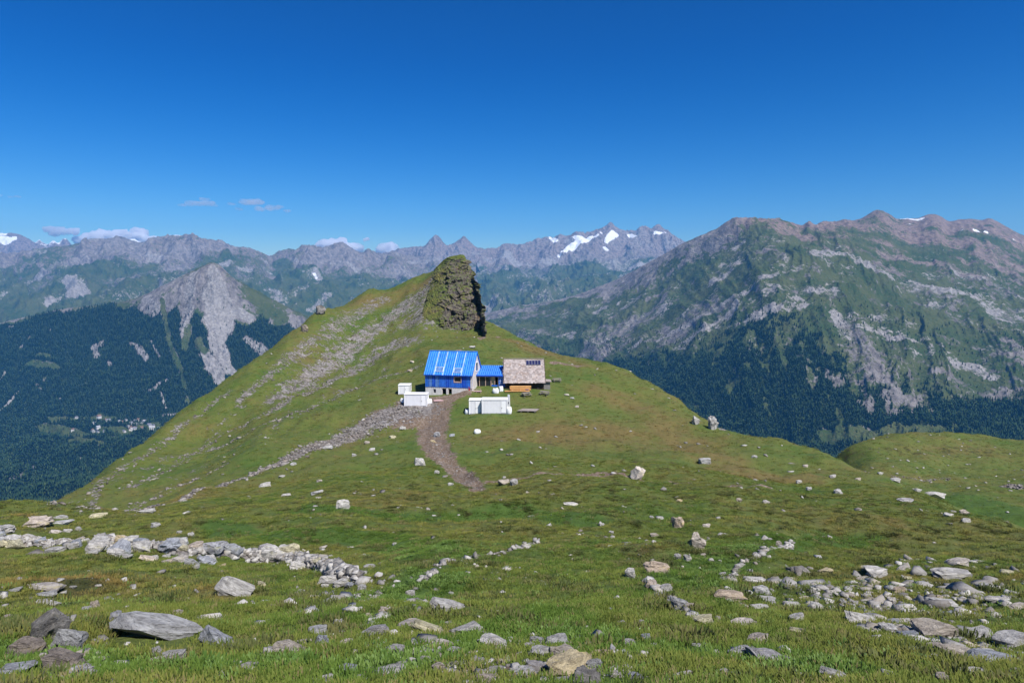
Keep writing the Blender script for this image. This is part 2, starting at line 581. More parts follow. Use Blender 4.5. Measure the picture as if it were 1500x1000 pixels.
for e in edge_left:
    p = cpix(*e)
    if e[0] < 60:
        fall(p, [(1.10, 0.04)])
    else:
        fall(p, [(1.05, 0.030), (1.13, 0.085), (1.45, 0.24), (2.1, 0.36)])
for px, py, Y in [(-40, 800, 75), (-40, 850, 110), (-40, 880, 160), (20, 790, 90), (20, 815, 120), (20, 835, 160), (-150, 800, 75), (-150, 860, 130), (75, 790, 150), (-300, 860, 130)]:
    cpix(px, py, Y)
for e in edge_mid:
    fall(cpix(*e), [(1.12, 0.045), (1.45, 0.17), (2.1, 0.33)])
for e in edge_right:
    p = cpix(*e)
    if e[0] < 1200:
        fall(p, [(1.12, 0.03), (1.4, 0.10), (2.4, 0.30)])
    else:
        fall(p, [(1.13, 0.022)])
for e in edge_back:
    fall(cpix(*e), [(1.12, 0.04), (1.5, 0.16), (2.2, 0.30)])
for deg in range(-48, 49, 12):
    th = math.radians(deg)
    ctrl.append((th, KS * math.log(760), -0.52))
    ctrl.append((th, KS * math.log(1.2), -1.78 / 1.2))
    ctrl.append((th, KS * math.log(3.0), -2.50 / 3.0))
for deg, row in {75: (-1.72, -2.2, -2.7, -5.5, -42, -330), -75: (-1.72, -2.2, -2.7, -6.0, -55, -360),
                 110: (-1.66, -1.8, -1.6, -0.5, -12, -160), -110: (-1.66, -1.8, -1.7, -1.0, -18, -190),
                 145: (-1.60, -1.4, -0.6, 4, 22, 90), -145: (-1.60, -1.4, -0.6, 4, 22, 80),
                 180: (-1.58, -1.2, -0.2, 6, 36, 150), -180: (-1.58, -1.2, -0.2, 6, 36, 150)}.items():
    for rr, z in zip((1.2, 3, 6, 30, 150, 760), row):
        ctrl.append((math.radians(deg), KS * math.log(rr), z / rr))
CT = np.array(ctrl)
CXY = CT[:, :2]
TW = tps_fit(CXY, CT[:, 2])

NR = 760
R0, R1 = 1.0, 780.0
S_ROWS = np.linspace(math.log(R0), math.log(R1), NR)
fine = np.linspace(math.radians(-43), math.radians(43), 900)
TH = np.concatenate([np.linspace(-math.pi, math.radians(-43.6), 60), fine, np.linspace(math.radians(43.6), math.pi, 60)])
NTH = len(TH)
SS, TT = np.meshgrid(S_ROWS, TH, indexing='ij')
RR = np.exp(SS)
GX = RR * np.sin(TT); GY = RR * np.cos(TT)
# the smooth relief needs a coarse net only
cs = np.linspace(S_ROWS[0], S_ROWS[-1], 260); ct_ = TH[::3] if (NTH - 1) % 3 == 0 else np.r_[TH[::3], TH[-1]]
cS, cT = np.meshgrid(cs, ct_, indexing='ij')
tz = tps_eval(CXY, TW, np.c_[cT.ravel(), KS * cS.ravel()]).reshape(cS.shape)
fi = np.interp(S_ROWS, cs, np.arange(len(cs))); i0 = np.clip(np.floor(fi).astype(int), 0, len(cs) - 2); fr = (fi - i0)[:, None]
tz = tz[i0] * (1 - fr) + tz[i0 + 1] * fr
fi = np.interp(TH, ct_, np.arange(len(ct_))); i0 = np.clip(np.floor(fi).astype(int), 0, len(ct_) - 2); fr = (fi - i0)[None]
tz = tz[:, i0] * (1 - fr) + tz[:, i0 + 1] * fr
GZ = tz * RR


def level(GZ, cx, cy, hx, hy, soft, z=None):
    """level a building plot"""
    d = np.maximum(np.abs(GX - cx) - hx, np.abs(GY - cy) - hy)
    w = 1 - smooth(0, soft, d)
    return GZ * (1 - w) + z * w


# hummocks
near = smooth(3, 12, RR)
plot = 1 - 0.75 * (1 - smooth(0, 14, np.maximum(np.abs(GX + 5) - 18, np.abs(GY - 141) - 9)))
hum = (1.5 * fbm2(GX / 19, GY / 19, 3, 11) * smooth(10, 60, RR) + 0.70 * fbm2(GX / 6.5, GY / 6.5, 3, 21) * near * smooth(5, 22, RR) + 0.5 * (ridged2(GX / 13 + 4, GY / 9, 3, 25) - 0.5) * smooth(14, 40, RR)
       + 0.17 * fbm2(GX / 1.9, GY / 1.9, 3, 31) * near + 0.05 * fbm2(GX / 0.6, GY / 0.6, 2, 41))
steep = smooth(40, 170, RR) * smooth(0.0, -25, GX + 8)
hum += steep * (1.3 * (ridged2(GX / 16 + GY / 60, GY / 34 - GX / 50, 4, 51) - 0.5))
GZ = GZ + hum * plot


def ground_z(x, y):
    x = np.asarray(x, float); y = np.asarray(y, float)
    s = 0.5 * np.log(np.maximum(x * x + y * y, R0 * R0 * 1.0001)); t = np.arctan2(x, y)
    a = (s - S_ROWS[0]) / (S_ROWS[-1] - S_ROWS[0]) * (NR - 1)
    a = np.clip(a, 0, NR - 1.001); ia = a.astype(int); fa = a - ia
    b = np.interp(t, TH, np.arange(NTH)); b = np.clip(b, 0, NTH - 1.001); ib = b.astype(int); fb = b - ib
    return (GZ[ia, ib] * (1 - fa) * (1 - fb) + GZ[ia + 1, ib] * fa * (1 - fb) + GZ[ia, ib + 1] * (1 - fa) * fb + GZ[ia + 1, ib + 1] * fa * fb)


_DEP = np.exp(np.linspace(math.log(3.0), math.log(420), 3200))


def hit(px, py):
    """where the line of sight through a photograph pixel first meets the near hill"""
    d = unproject(px, py, 1.0)
    x = d[0] * _DEP; y = _DEP; z = d[2] * _DEP
    under = z < ground_z(x, y)
    k = int(np.argmax(under)) if under.any() else len(_DEP) - 1
    Y = _DEP[k]
    return np.array([d[0] * Y, Y, float(ground_z(d[0] * Y, Y))])


def stroke(pts, jitter=0.0):
    """distance / half width to a polyline of ground points (x, y, half width in metres)"""
    best = np.full(GX.shape, 9.0)
    bf = best.reshape(-1); _fx = GX.reshape(-1); _fy = GY.reshape(-1)
    for (x0, y0, w0), (x1, y1, w1) in zip(pts[:-1], pts[1:]):
        dx, dy = x1 - x0, y1 - y0
        L2 = dx * dx + dy * dy + 1e-9
        e = 2.3 * max(w0, w1)
        k = np.nonzero((_fx > min(x0, x1) - e) & (_fx < max(x0, x1) + e) & (_fy > min(y0, y1) - e) & (_fy < max(y0, y1) + e))[0]
        qx = _fx[k] - x0; qy = _fy[k] - y0
        t = np.clip((qx * dx + qy * dy) / L2, 0, 1)
        d = np.hypot(qx - t * dx, qy - t * dy) / (w0 + (w1 - w0) * t)
        bf[k] = np.minimum(bf[k], d)
    return best


def ground_line(pix):
    """pixels (px, py, half width px) on the near hill -> ground polyline in metres"""
    out = []
    for px, py, w in pix:
        p = hit(px, py)
        out.append((p[0], p[1], max(0.15, w / 1000.0 * p[1])))
    return out


def soft(d, inner=0.55, outer=1.35):
    return 1 - smooth(inner, outer, d)


dirt = np.zeros(GX.shape); scree = np.zeros(GX.shape); lush = np.zeros(GX.shape); dry = np.zeros(GX.shape); heath = np.zeros(GX.shape)
TRACK = ground_line([(640, 592, 24), (636, 612, 24), (632, 640, 22), (645, 665, 21), (668, 688, 18), (690, 705, 16), (700, 716, 13)])
RUBBLE = ground_line([(612, 598, 40), (580, 606, 40), (548, 620, 32), (512, 636, 23), (470, 653, 17), (430, 668, 12), (385, 690, 9), (330, 710, 8), (270, 732, 7), (210, 749, 9)])
dirt = np.maximum(dirt, 0.92 * soft(stroke(TRACK), 0.35, 1.75))
dirt = np.maximum(dirt, 0.85 * soft(stroke(ground_line([(600, 592, 26), (645, 586, 24), (682, 578, 12)]))))
dirt = np.maximum(dirt, 0.75 * soft(stroke(ground_line([(600, 612, 40), (570, 606, 34), (540, 618, 22)]))))
scree = np.maximum(scree, 0.72 * soft(stroke(RUBBLE), 0.3, 1.7))
PATHS = [[(716, 706, 3), (760, 701, 2.6), (820, 694, 2.4), (880, 692, 2.4), (935, 702, 2.4), (990, 708, 2.4), (1060, 712, 2.2), (1130, 716, 2)],
         [(745, 690, 2), (820, 689, 2), (900, 694, 2.2)], [(690, 516, 3), (672, 514, 3)], [(812, 532, 4), (850, 536, 4)], [(704, 496, 3), (730, 494, 2)]]
PATHS += [[(742, 985, 14), (700, 992, 10)], [(820, 985, 16), (790, 975, 12)], [(1385, 996, 8), (1370, 995, 8)], [(432, 958, 10), (400, 962, 8)], [(110, 975, 16), (80, 965, 14)]]
for pth in PATHS:
    dirt = np.maximum(dirt, 0.95 * soft(stroke([(x_, y_, w_ * 1.9 if y_ > 30 else w_) for x_, y_, w_ in ground_line(pth)]), 0.5, 1.5))
SCREES = [
    ([(640, 415, 5), (600, 440, 11), (560, 475, 14), (520, 505, 14), (470, 540, 14), (430, 568, 11), (394, 590, 7)], 0.85),
    ([(560, 440, 9), (520, 462, 12), (480, 490, 10), (440, 515, 8), (400, 545, 6), (350, 590, 5)], 0.72),
    ([(600, 500, 14), (570, 512, 20), (540, 530, 14), (500, 552, 7), (450, 578, 5), (400, 604, 4), (350, 628, 4)], 0.78),
    ([(620, 535, 4), (560, 552, 5), (500, 576, 5), (430, 606, 5), (370, 630, 5), (300, 658, 5), (240, 690, 6), (190, 715, 6)], 0.60),
    ([(660, 395, 3), (640, 412, 5), (620, 430, 6)], 0.7),
    ([(340, 572, 4), (270, 620, 4), (205, 670, 5), (140, 712, 6), (75, 744, 7)], 0.62),
    ([(470, 560, 3), (400, 600, 3), (320, 640, 4), (250, 680, 4)], 0.5),
    ([(330, 680, 5), (260, 712, 6), (190, 742, 8), (120, 752, 6)], 0.55),
    ([(600, 475, 14), (622, 455, 22), (640, 465, 24), (665, 478, 14)], 0.80), ([(645, 398, 8), (628, 420, 14), (615, 445, 18)], 0.72),
    ([(1050, 612, 5), (1060, 630, 6)], 0.8),
    ([(1270, 692, 4), (1310, 698, 4), (1390, 700, 4)], 0.62), ([(1470, 712, 5), (1500, 716, 5)], 0.55),
]
for pts, k in SCREES:
    scree = np.maximum(scree, k * 0.74 * soft(stroke([(x_, y_, w_ * 1.45) for x_, y_, w_ in ground_line(pts)]), 0.1, 2.25))
for pts in ([(600, 445, 36), (530, 500, 40), (460, 550, 36), (400, 590, 26)], [(560, 540, 26), (470, 590, 26), (380, 640, 24), (260, 700, 22)], [(350, 600, 16), (200, 690, 16), (110, 735, 14)]):
    scree = np.maximum(scree, 0.30 * soft(stroke(ground_line(pts)), 0.0, 2.2))
BAND = ground_line([(-60, 790, 9), (0, 797, 10), (90, 800, 13), (180, 804, 16), (270, 814, 19), (350, 818, 17), (420, 820, 21), (465, 830, 17), (500, 846, 15), (520, 850, 8)])
bd = stroke(BAND)
scree = np.maximum(scree, 1.1 * soft(bd, 0.75, 1.15))
for pts in ([(785, 792, 3), (765, 802, 3), (730, 811, 3), (680, 818, 3), (640, 832, 4), (620, 850, 4)],
            [(945, 850, 6), (965, 868, 6), (1000, 890, 7), (1035, 915, 7)],
            [(1160, 795, 3), (1110, 815, 3), (1080, 832, 3), (1060, 850, 3)]):
    scree = np.maximum(scree, 0.62 * soft(stroke(ground_line(pts)), 0.4, 1.4))
for pts in ([(330, 770, 30), (430, 780, 35), (560, 790, 40), (640, 810, 40)], [(1000, 850, 40), (1060, 820, 30), (1150, 790, 25), (1260, 790, 30)],
            [(-20, 960, 60), (150, 985, 60), (400, 975, 50)], [(1000, 960, 60), (1200, 980, 60)], [(1420, 735, 40), (1500, 760, 40)],
            [(560, 880, 50), (640, 850, 40)], [(550, 985, 60), (800, 900, 40), (900, 960, 50)], [(450, 745, 30), (600, 760, 40), (750, 760, 40), (850, 760, 30)]):
    lush = np.maximum(lush, soft(stroke(ground_line(pts)), 0.2, 1.8))
for pts in ([(880, 570, 30), (960, 610, 30), (1020, 660, 40), (1080, 690, 40), (1170, 700, 30)], [(700, 640, 50), (900, 640, 60)],
            [(560, 440, 30), (640, 400, 10)], [(30, 850, 60), (200, 860, 60), (330, 870, 50)], [(1250, 850, 50), (1480, 850, 50)],
            [(850, 535, 20), (760, 500, 20)], [(0, 756, 10), (60, 756, 10)], [(880, 800, 30), (960, 800, 30)]):
    dry = np.maximum(dry, soft(stroke(ground_line(pts)), 0.2, 1.9))
for pts in ([(1240, 668, 20), (1320, 662, 26), (1420, 660, 28), (1520, 668, 28)], [(0, 860, 40), (180, 862, 40), (330, 872, 30)], [(1180, 855, 25), (1300, 860, 30), (1480, 862, 34)],
            [(120, 900, 30), (160, 930, 30)], [(560, 775, 30), (600, 778, 20)], [(940, 810, 34), (900, 800, 30)], [(880, 630, 70), (1000, 690, 60)], [(430, 620, 60), (300, 680, 40)], [(600, 440, 40), (480, 520, 40)]):
    heath = np.maximum(heath, (0.8 if pts[0][1] > 650 else 0.5) * soft(stroke(ground_line(pts)), 0.0, 2.2))
GZ = GZ + 0.22 * soft(bd, 0.2, 1.1) * (1 + 0.5 * fbm2(GX / 1.5, GY / 1.5, 2, 91))
GZ = GZ - 0.35 * soft(stroke(TRACK), 0.3, 1.3) + 0.25 * np.abs(fbm2(GX / 1.2, GY / 1.2, 3, 93)) * np.maximum(dirt, scree)
_pm = hit(683, 578)
GZ = GZ + 0.9 * np.exp(-(((GX - _pm[0]) / 1.7) ** 2 + ((GY - _pm[1] - 0.2) / 1.3) ** 2))
dirt = np.maximum(dirt, 0.9 * np.exp(-(((GX - _pm[0]) / 1.9) ** 2 + ((GY - _pm[1]) / 1.6) ** 2)))
hill_mesh = grid_mesh('hillside', np.stack([GX, GY, GZ], -1), wrap=False)
for nm, a in (('dirt', dirt), ('scree', scree), ('lush', lush), ('dry', dry), ('heath', heath)):
    set_attr(hill_mesh, nm, a)
hill = tag(link('hillside', hill_mesh, 'turf'), 'grassy alpine hillside with saddle and domed ridge', 'hillside', kind='structure')


def mask_at(M, x, y):
    s = 0.5 * np.log(np.maximum(x * x + y * y, R0 * R0 * 1.0001)); t = np.arctan2(x, y)
    ia = np.clip(np.rint((s - S_ROWS[0]) / (S_ROWS[-1] - S_ROWS[0]) * (NR - 1)), 0, NR - 1).astype(int)
    ib = np.clip(np.rint(np.interp(t, TH, np.arange(NTH))), 0, NTH - 1).astype(int)
    return M[ia, ib]


# ------------------------------------------------------------------ mountain ranges as lofts between traced lines
def resample(row, nu):
    a = np.array([unproject(*p) for p in row])
    px = np.array([p[0] for p in row], float)
    t = (px - px[0]) / (px[-1] - px[0])
    u = np.linspace(0, 1, nu)
    out = np.empty((nu, 3))
    if len(row) > 3:
        # smooth in between, but exact at the points
        m = np.gradient(a, t, axis=0)
        k = np.clip(np.searchsorted(t, u, 'right') - 1, 0, len(t) - 2)
        h = (t[k + 1] - t[k])[:, None]; s = ((u - t[k])[:, None]) / h
        out = ((2 * s**3 - 3 * s**2 + 1) * a[k] + (s**3 - 2 * s**2 + s) * h * m[k] + (-2 * s**3 + 3 * s**2) * a[k + 1] + (s**3 - s**2) * h * m[k + 1])
    else:
        for j in range(3):
            out[:, j] = np.interp(u, t, a[:, j])
    return out


def loft(rows, nu, steps):
    L = np.stack([resample(r, nu) for r in rows])           # (rows, nu, 3)
    n = len(rows)
    out = []; vv = []
    for i in range(n - 1):
        p1, p2 = L[i], L[i + 1]
        p0 = L[i - 1] if i > 0 else p1
        p3 = L[i + 2] if i + 2 < n else p2
        m1 = 0.5 * (p2 - p0); m2 = 0.5 * (p3 - p1)
        k = steps[i]
        for j in range(k + (1 if i == n - 2 else 0)):
            s = j / k
            # crest rows keep their edge: no overshoot
            out.append((2 * s**3 - 3 * s**2 + 1) * p1 + (s**3 - 2 * s**2 + s) * m1 * 0.7 + (-2 * s**3 + 3 * s**2) * p2 + (s**3 - s**2) * m2 * 0.7)
            vv.append(i + s)
    return np.stack(out), np.array(vv)


def normals(P):
    du = np.gradient(P, axis=1); dv = np.gradient(P, axis=0)
    n = np.cross(du, dv)
    n /= np.linalg.norm(n, axis=-1, keepdims=True) + 1e-9
    n[n[..., 2] < 0] *= -1
    return n


class Range:
    def __init__(self, name, rows, nu, steps, crest, amp, scale, seed, label, crest_amp=0.06):
        P, v = loft(rows, nu, steps)
        self.v = np.repeat(v[:, None], nu, 1)
        self.u = np.repeat(np.linspace(0, 1, nu)[None], len(v), 0)
        self.crest = crest
        X, Y = P[..., 0], P[..., 1]
        w = crest_amp + (1 - crest_amp) * smooth(0.0, 0.55, np.abs(self.v - crest))
        # ribs running down the slope, and broken ground
        Lu = np.linalg.norm(P[crest and int(np.argmin(np.abs(v - crest))), -1] - P[int(np.argmin(np.abs(v - crest))), 0])
        q = self.u * Lu / (scale * 1.0); q2 = self.v * 1.1
        wob = 0.9 * fbm2(X / (scale * 1.3), Y / (scale * 1.3), 3, seed + 90)
        rib = ridged2(q * 1.5 + wob, q2 * 0.55 + wob, 6, seed, 0.62)
        brk = ridged2(X / scale, Y / scale, 7, seed + 30, 0.62)
        det = fbm2(X / (scale * 0.14), Y / (scale * 0.14), 4, seed + 60, 0.6)
        self.rib = rib; self.brk = brk
        dz = amp * ((rib - 0.48) * 1.05 + (brk - 0.48) * 0.8) + amp * 0.13 * det
        jag = ridged2(X / (scale * 0.16) + 3.1, Y / (scale * 0.16), 4, seed + 75, 0.6) - 0.45
        P[..., 2] += dz * w + amp * 0.20 * jag
        self.P = P
        self.N = normals(P)
        self.name = name; self.label = label
        sh = P.shape[:2]
        self.forest = np.zeros(sh); self.grass = np.zeros(sh); self.scree = np.zeros(sh); self.snow = np.zeros(sh); self.warm = np.zeros(sh)
        r = np.linalg.norm(P, axis=-1)
        # picture position of every point, only used to look up where a traced landmark lies on the slope
        fwd = P[..., 1] * CP - P[..., 2] * SP
        self._px = 750 + 1000 * P[..., 0] / fwd
        self._py = 500 - 1000 * (P[..., 1] * SP + P[..., 2] * CP) / fwd
        self.front = self.v >= crest
        self.seed = seed

    def spot(self, px, py):
        d = (self._px - px) ** 2 + (self._py - py) ** 2 + np.where(self.front, 0, 1e6)
        k = np.unravel_index(np.argmin(d), d.shape)
        return self.P[k]

    def stroke(self, pts, inner=0.5, outer=1.5, rough=0.5):
        """a patch following landmarks (px, py, half width in metres) over the slope"""
        W = [(self.spot(px, py), w) for px, py, w in pts]
        if len(W) == 1:
            W = W * 2
        best = np.full(self.P.shape[:2], 99.0)
        bf = best.reshape(-1); Q = self.P.reshape(-1, 3)
        for (a, wa), (b, wb) in zip(W[:-1], W[1:]):
            d = b - a
            e = 2.5 * max(wa, wb)
            lo = np.minimum(a, b) - e; hi = np.maximum(a, b) + e
            k = np.nonzero(((Q > lo) & (Q < hi)).all(1))[0]
            q = Q[k] - a
            t = np.clip((q @ d) / (d @ d + 1e-9), 0, 1)
            bf[k] = np.minimum(bf[k], np.linalg.norm(q - t[:, None] * d, axis=-1) / (wa + (wb - wa) * t))
        sc = 3.0 * np.mean([w for _, w in W])
        k = np.nonzero(bf < 5)[0]
        bf[k] += rough * fbm2(Q[k, 0] / sc, (Q[k, 1] + Q[k, 2]) / sc, 4, self.seed + 5)
        return 1 - smooth(inner, outer, best)

    def build(self):
        me = grid_mesh(self.name, self.P)
        for nm in ('forest', 'grass', 'scree', 'snow', 'warm'):
            set_attr(me, nm, np.clip(getattr(self, nm), 0, 1))
        o = link(self.name, me, 'mountain')
        tag(o, self.label, 'mountain', kind='structure')
        return o


def back_row(crest_row, drop, more):
    return [(px + (px - 750) * 0.05, py + drop, d + more) for px, py, d in crest_row]


ranges = []
# --- right-hand mountain
c_right = [(700, 462, 6600), (760, 452, 6400), (830, 437, 6100), (880, 420, 5900), (920, 402, 5700), (950, 386, 5500), (980, 370, 5350), (1005, 356, 5200), (1030, 346, 5100),
           (1052, 336, 5050), (1066, 327, 5000), (1076, 324, 5000), (1090, 324, 5000), (1105, 326, 5050), (1125, 327, 5200), (1148, 327, 5400), (1165, 331, 5550), (1178, 333, 5650),
           (1186, 328, 5700), (1194, 333, 5800), (1206, 329, 5900), (1222, 328, 6050), (1240, 324, 6200), (1252, 325, 6300), (1264, 321, 6400), (1272, 316, 6450), (1280, 311, 6500), (1288, 309, 6500),
           (1297, 312, 6500), (1305, 316, 6500), (1312, 321, 6550), (1330, 321, 6600), (1348, 320, 6600), (1358, 316, 6600), (1368, 315, 6600), (1378, 318, 6600), (1390, 325, 6650),
           (1405, 323, 6700), (1422, 322, 6700), (1440, 323, 6700), (1450, 321, 6700), (1460, 325, 6700), (1480, 336, 6700), (1500, 346, 6700), (1560, 352, 6700), (1620, 372, 6700), (1720, 366, 6700)]
r_right = [
    [(650, 540, 9500), (1000, 440, 8500), (1300, 400, 9500), (1760, 440, 9500)],
    c_right,
    [(690, 476, 5900), (830, 458, 5300), (950, 425, 4800), (1050, 375, 4600), (1100, 352, 4450), (1130, 348, 4250), (1150, 358, 4100), (1180, 364, 4050), (1240, 372, 4050), (1300, 392, 4050), (1400, 404, 4100), (1500, 420, 4200), (1720, 430, 4200)],
    [(700, 486, 5400), (830, 485, 4750), (950, 470, 4150), (1050, 440, 3750), (1130, 415, 3500), (1230, 425, 3400), (1300, 445, 3350), (1400, 462, 3300), (1500, 478, 3250), (1720, 480, 3200)],
    [(720, 500, 5000), (830, 515, 4400), (950, 530, 3600), (1050, 520, 3150), (1200, 515, 2900), (1300, 525, 2820), (1400, 540, 2780), (1500, 540, 2750), (1720, 540, 2700)],
    [(750, 520, 4700), (850, 548, 4050), (950, 590, 3200), (1050, 622, 2750), (1180, 648, 2450), (1300, 636, 2400), (1400, 634, 2350), (1500, 640, 2300), (1720, 645, 2250)],
    [(770, 540, 4200), (850, 570, 3700), (950, 625, 2850), (1050, 655, 2450), (1180, 676, 2200), (1300, 664, 2150), (1500, 670, 2050), (1720, 672, 2050)],
    [(800, 700, 2100), (1000, 760, 1700), (1250, 800, 1350), (1500, 800, 1300), (1720, 800, 1300)],
]
R = Range('right_mountain', r_right, 760, [14, 60, 70, 80, 80, 24, 16], 1, 58, 760, 101, 'broad rocky mountain with forested lower slopes on the right')
ranges.append(R)
v = R.v; X, Y, Z = (R.P[..., i] for i in range(3))
nA = fbm2(X / 500, Y / 500, 5, 301, 0.6); nB = fbm2(X / 130, Y / 130, 4, 302, 0.6)
slope = 1 - R.N[..., 2]
line = np.interp(R._px[0] * 0 + np.linspace(700, 1720, R.P.shape[1]), [700, 850, 950, 1050, 1130, 1200, 1250, 1300, 1400, 1480, 1720], [4.1, 4.05, 3.85, 3.65, 3.70, 3.95, 4.15, 4.3, 4.4, 4.35, 4.2])[None]
nC = fbm2(R.u * 60, v * 2.2, 4, 305, 0.6)
R.forest = smooth(-0.40, 0.40, v - line + 0.9 * nA + 0.8 * nB + 0.5 * nC) * smooth(0.50, 0.20, nB * 0.7 + nC * 0.9 + 0.30 * smooth(4.7, 3.5, v))
R.grass = np.clip(0.72 + 0.8 * nA + 0.5 * nB - 0.75 * smooth(0.40, 0.85, slope) - 0.42 * smooth(2.0, 1.2, v), 0, 1)
R.warm = smooth(2.4, 1.5, v) * smooth(1040, 1110, R._px[R.v.astype(int) * 0, np.arange(R.P.shape[1])[None].repeat(R.P.shape[0], 0)] if False else 750 + 1000 * X / Y)
R.scree = np.clip(0.20 + 0.95 * (nB * 0.6 + fbm2(X / 260, Y / 260, 4, 303)) * smooth(1.6, 2.2, v), 0, 1) * smooth(4.4, 3.4, v)
for pts, k in [
    ([(1150, 372, 60), (1190, 372, 80), (1235, 372, 80), (1265, 385, 70), (1300, 402, 60)], 0.85),
    ([(1140, 402, 40), (1100, 425, 45), (1060, 445, 40), (1020, 465, 35), (985, 488, 30), (965, 498, 25)], 0.9),
    ([(1125, 420, 70), (1150, 432, 70), (1165, 425, 60)], 0.65), ([(1185, 425, 45), (1220, 430, 55), (1232, 425, 40)], 0.85),
    ([(1225, 452, 30), (1232, 478, 45), (1245, 500, 40)], 0.9),
    ([(1240, 480, 55), (1290, 486, 60), (1340, 500, 55), (1390, 520, 60), (1430, 535, 60), (1450, 548, 45)], 0.8),
    ([(1300, 472, 25), (1335, 474, 25)], 0.7), ([(1370, 420, 70), (1430, 440, 60), (1500, 470, 50)], 0.8), ([(1400, 400, 60), (1470, 420, 50)], 0.65),
    ([(1080, 360, 60), (1070, 385, 70), (1050, 410, 60)], 0.75), ([(1100, 468, 40), (1060, 480, 30)], 0.6), ([(1140, 500, 35), (1170, 505, 40)], 0.55),
    ([(1105, 570, 12), (1100, 600, 14), (1098, 610, 14)], 0.8), ([(880, 478, 20), (920, 486, 20)], 0.6), ([(850, 512, 14), (857, 522, 14)], 0.7), ([(1420, 575, 40), (1490, 572, 40)], 0.5),
    ([(850, 445, 60), (930, 440, 50), (990, 420, 50)], 0.55), ([(1190, 330, 100), (1250, 345, 120)], 0.35)]:
    s_ = R.stroke(pts, 0.3, 1.7, 1.3) * np.clip(0.75 + 1.1 * nB, 0.2, 1.1)
    R.scree = np.maximum(R.scree, 0.95 * k * s_)
    R.forest *= 1 - 0.92 * s_ * min(1, k * 1.1)
for pts, k in [([(1150, 362, 70), (1175, 375, 60)], 0.9), ([(1250, 420, 80), (1270, 445, 90), (1240, 450, 60)], 0.9), ([(1310, 440, 90), (1380, 470, 110), (1420, 495, 100)], 0.95),
               ([(1310, 385, 70), (1350, 392, 80)], 0.8), ([(780, 470, 120), (860, 475, 120)], 0.7), ([(900, 470, 90), (960, 440, 80)], 0.7), ([(1190, 455, 50), (1205, 480, 60)], 0.8),
               ([(800, 450, 100), (860, 440, 120)], 0.8)]:
    s_ = R.stroke(pts)
    R.grass = np.maximum(R.grass, k * s_); R.scree *= 1 - 0.85 * s_
for pts in ([(1215, 640, 40), (1250, 636, 45), (1300, 634, 45), (1370, 632, 40), (1420, 632, 30)], [(790, 496, 60), (850, 500, 40)], [(800, 505, 40), (850, 508, 40)]):
    s_ = R.stroke(pts, 0.6, 1.4)
    R.forest *= 1 - s_; R.grass = np.maximum(R.grass, s_); R.scree *= 1 - s_
for pts in ([(1318, 322, 40), (1350, 321, 40)], [(1335, 330, 22)], [(1428, 336, 30), (1445, 340, 22)], [(1488, 352, 25)], [(1410, 338, 16)]):
    R.snow = np.maximum(R.snow, 0.95 * R.stroke(pts, 0.6, 1.3))

# --- central range with the glacier
c_mid = [(520, 378, 12500), (560, 376, 12500), (585, 370, 12500), (600, 368, 12500), (615, 366, 12500), (624, 362, 12500), (630, 354, 12500), (637, 347, 12500), (642, 348, 12500), (649, 357, 12500), (655, 362, 12500),
         (664, 359, 12500), (672, 354, 12500), (680, 349, 12500), (686, 355, 12500), (695, 363, 12500), (712, 366, 12500), (730, 365, 12500), (735, 361, 12500), (748, 359, 12500), (760, 361, 12500), (775, 359, 12500),
         (793, 353, 12500), (806, 350, 12500), (815, 351, 12500), (824, 347, 12500), (832, 350, 12500), (845, 345, 12500), (860, 346, 12500), (872, 343, 12500), (880, 338, 12500), (888, 334, 12500), (895, 330, 12500),
         (901, 335, 12500), (910, 341, 12500), (925, 345, 12500), (934, 343, 12500), (941, 337, 12500), (948, 335, 12500), (954, 338, 12500), (960, 333, 12500), (966, 332, 12500), (972, 338, 12500),
         (980, 343, 12500), (988, 350, 12500), (1002, 356, 12500), (1040, 366, 12500), (1100, 362, 12500)]
r_mid = [
    [(480, 470, 14800), (800, 470, 14800), (1120, 470, 14800)], c_mid,
    [(500, 400, 10900), (600, 392, 10900), (700, 393, 11000), (800, 384, 11000), (860, 376, 11100), (900, 374, 11100), (970, 374, 11100), (1040, 390, 11000), (1100, 400, 11000)],
    [(480, 425, 9200), (600, 418, 9200), (700, 415, 9300), (800, 408, 9300), (880, 402, 9300), (980, 400, 9300), (1100, 420, 9300)],
    [(460, 465, 7600), (600, 462, 7600), (720, 448, 7700), (800, 438, 7600), (900, 430, 7600), (1100, 440, 7600)],
    [(440, 540, 6200), (700, 505, 5600), (850, 495, 5600), (1100, 500, 6000)],
]
R = Range('central_range', r_mid, 620, [12, 70, 60, 60, 40], 1, 190, 1100, 151, 'distant jagged mountain range with a small glacier', crest_amp=0.05)
ranges.append(R)
X, Y, Z = (R.P[..., i] for i in range(3)); v = R.v
nA = fbm2(X / 1100, Y / 1100, 5, 311, 0.6)
R.grass = np.clip(0.10 + smooth(1.5, 3.0, v) * 0.85 + 0.7 * nA - 0.4 * smooth(0.4, 0.85, 1 - R.N[..., 2]), 0, 1)
R.warm = np.clip(smooth(2.6, 1.6, v) * 0.5 + 0.5 * nA, 0, 1)
R.scree = np.clip(0.26 + 0.8 * fbm2(X / 600, Y / 600, 4, 312), 0, 0.8)
for pts in ([(740, 372, 160), (790, 385, 130), (850, 383, 120)], [(900, 400, 120), (960, 385, 120)], [(660, 380, 90), (700, 390, 90)]):
    R.scree = np.maximum(R.scree, 0.75 * R.stroke(pts))
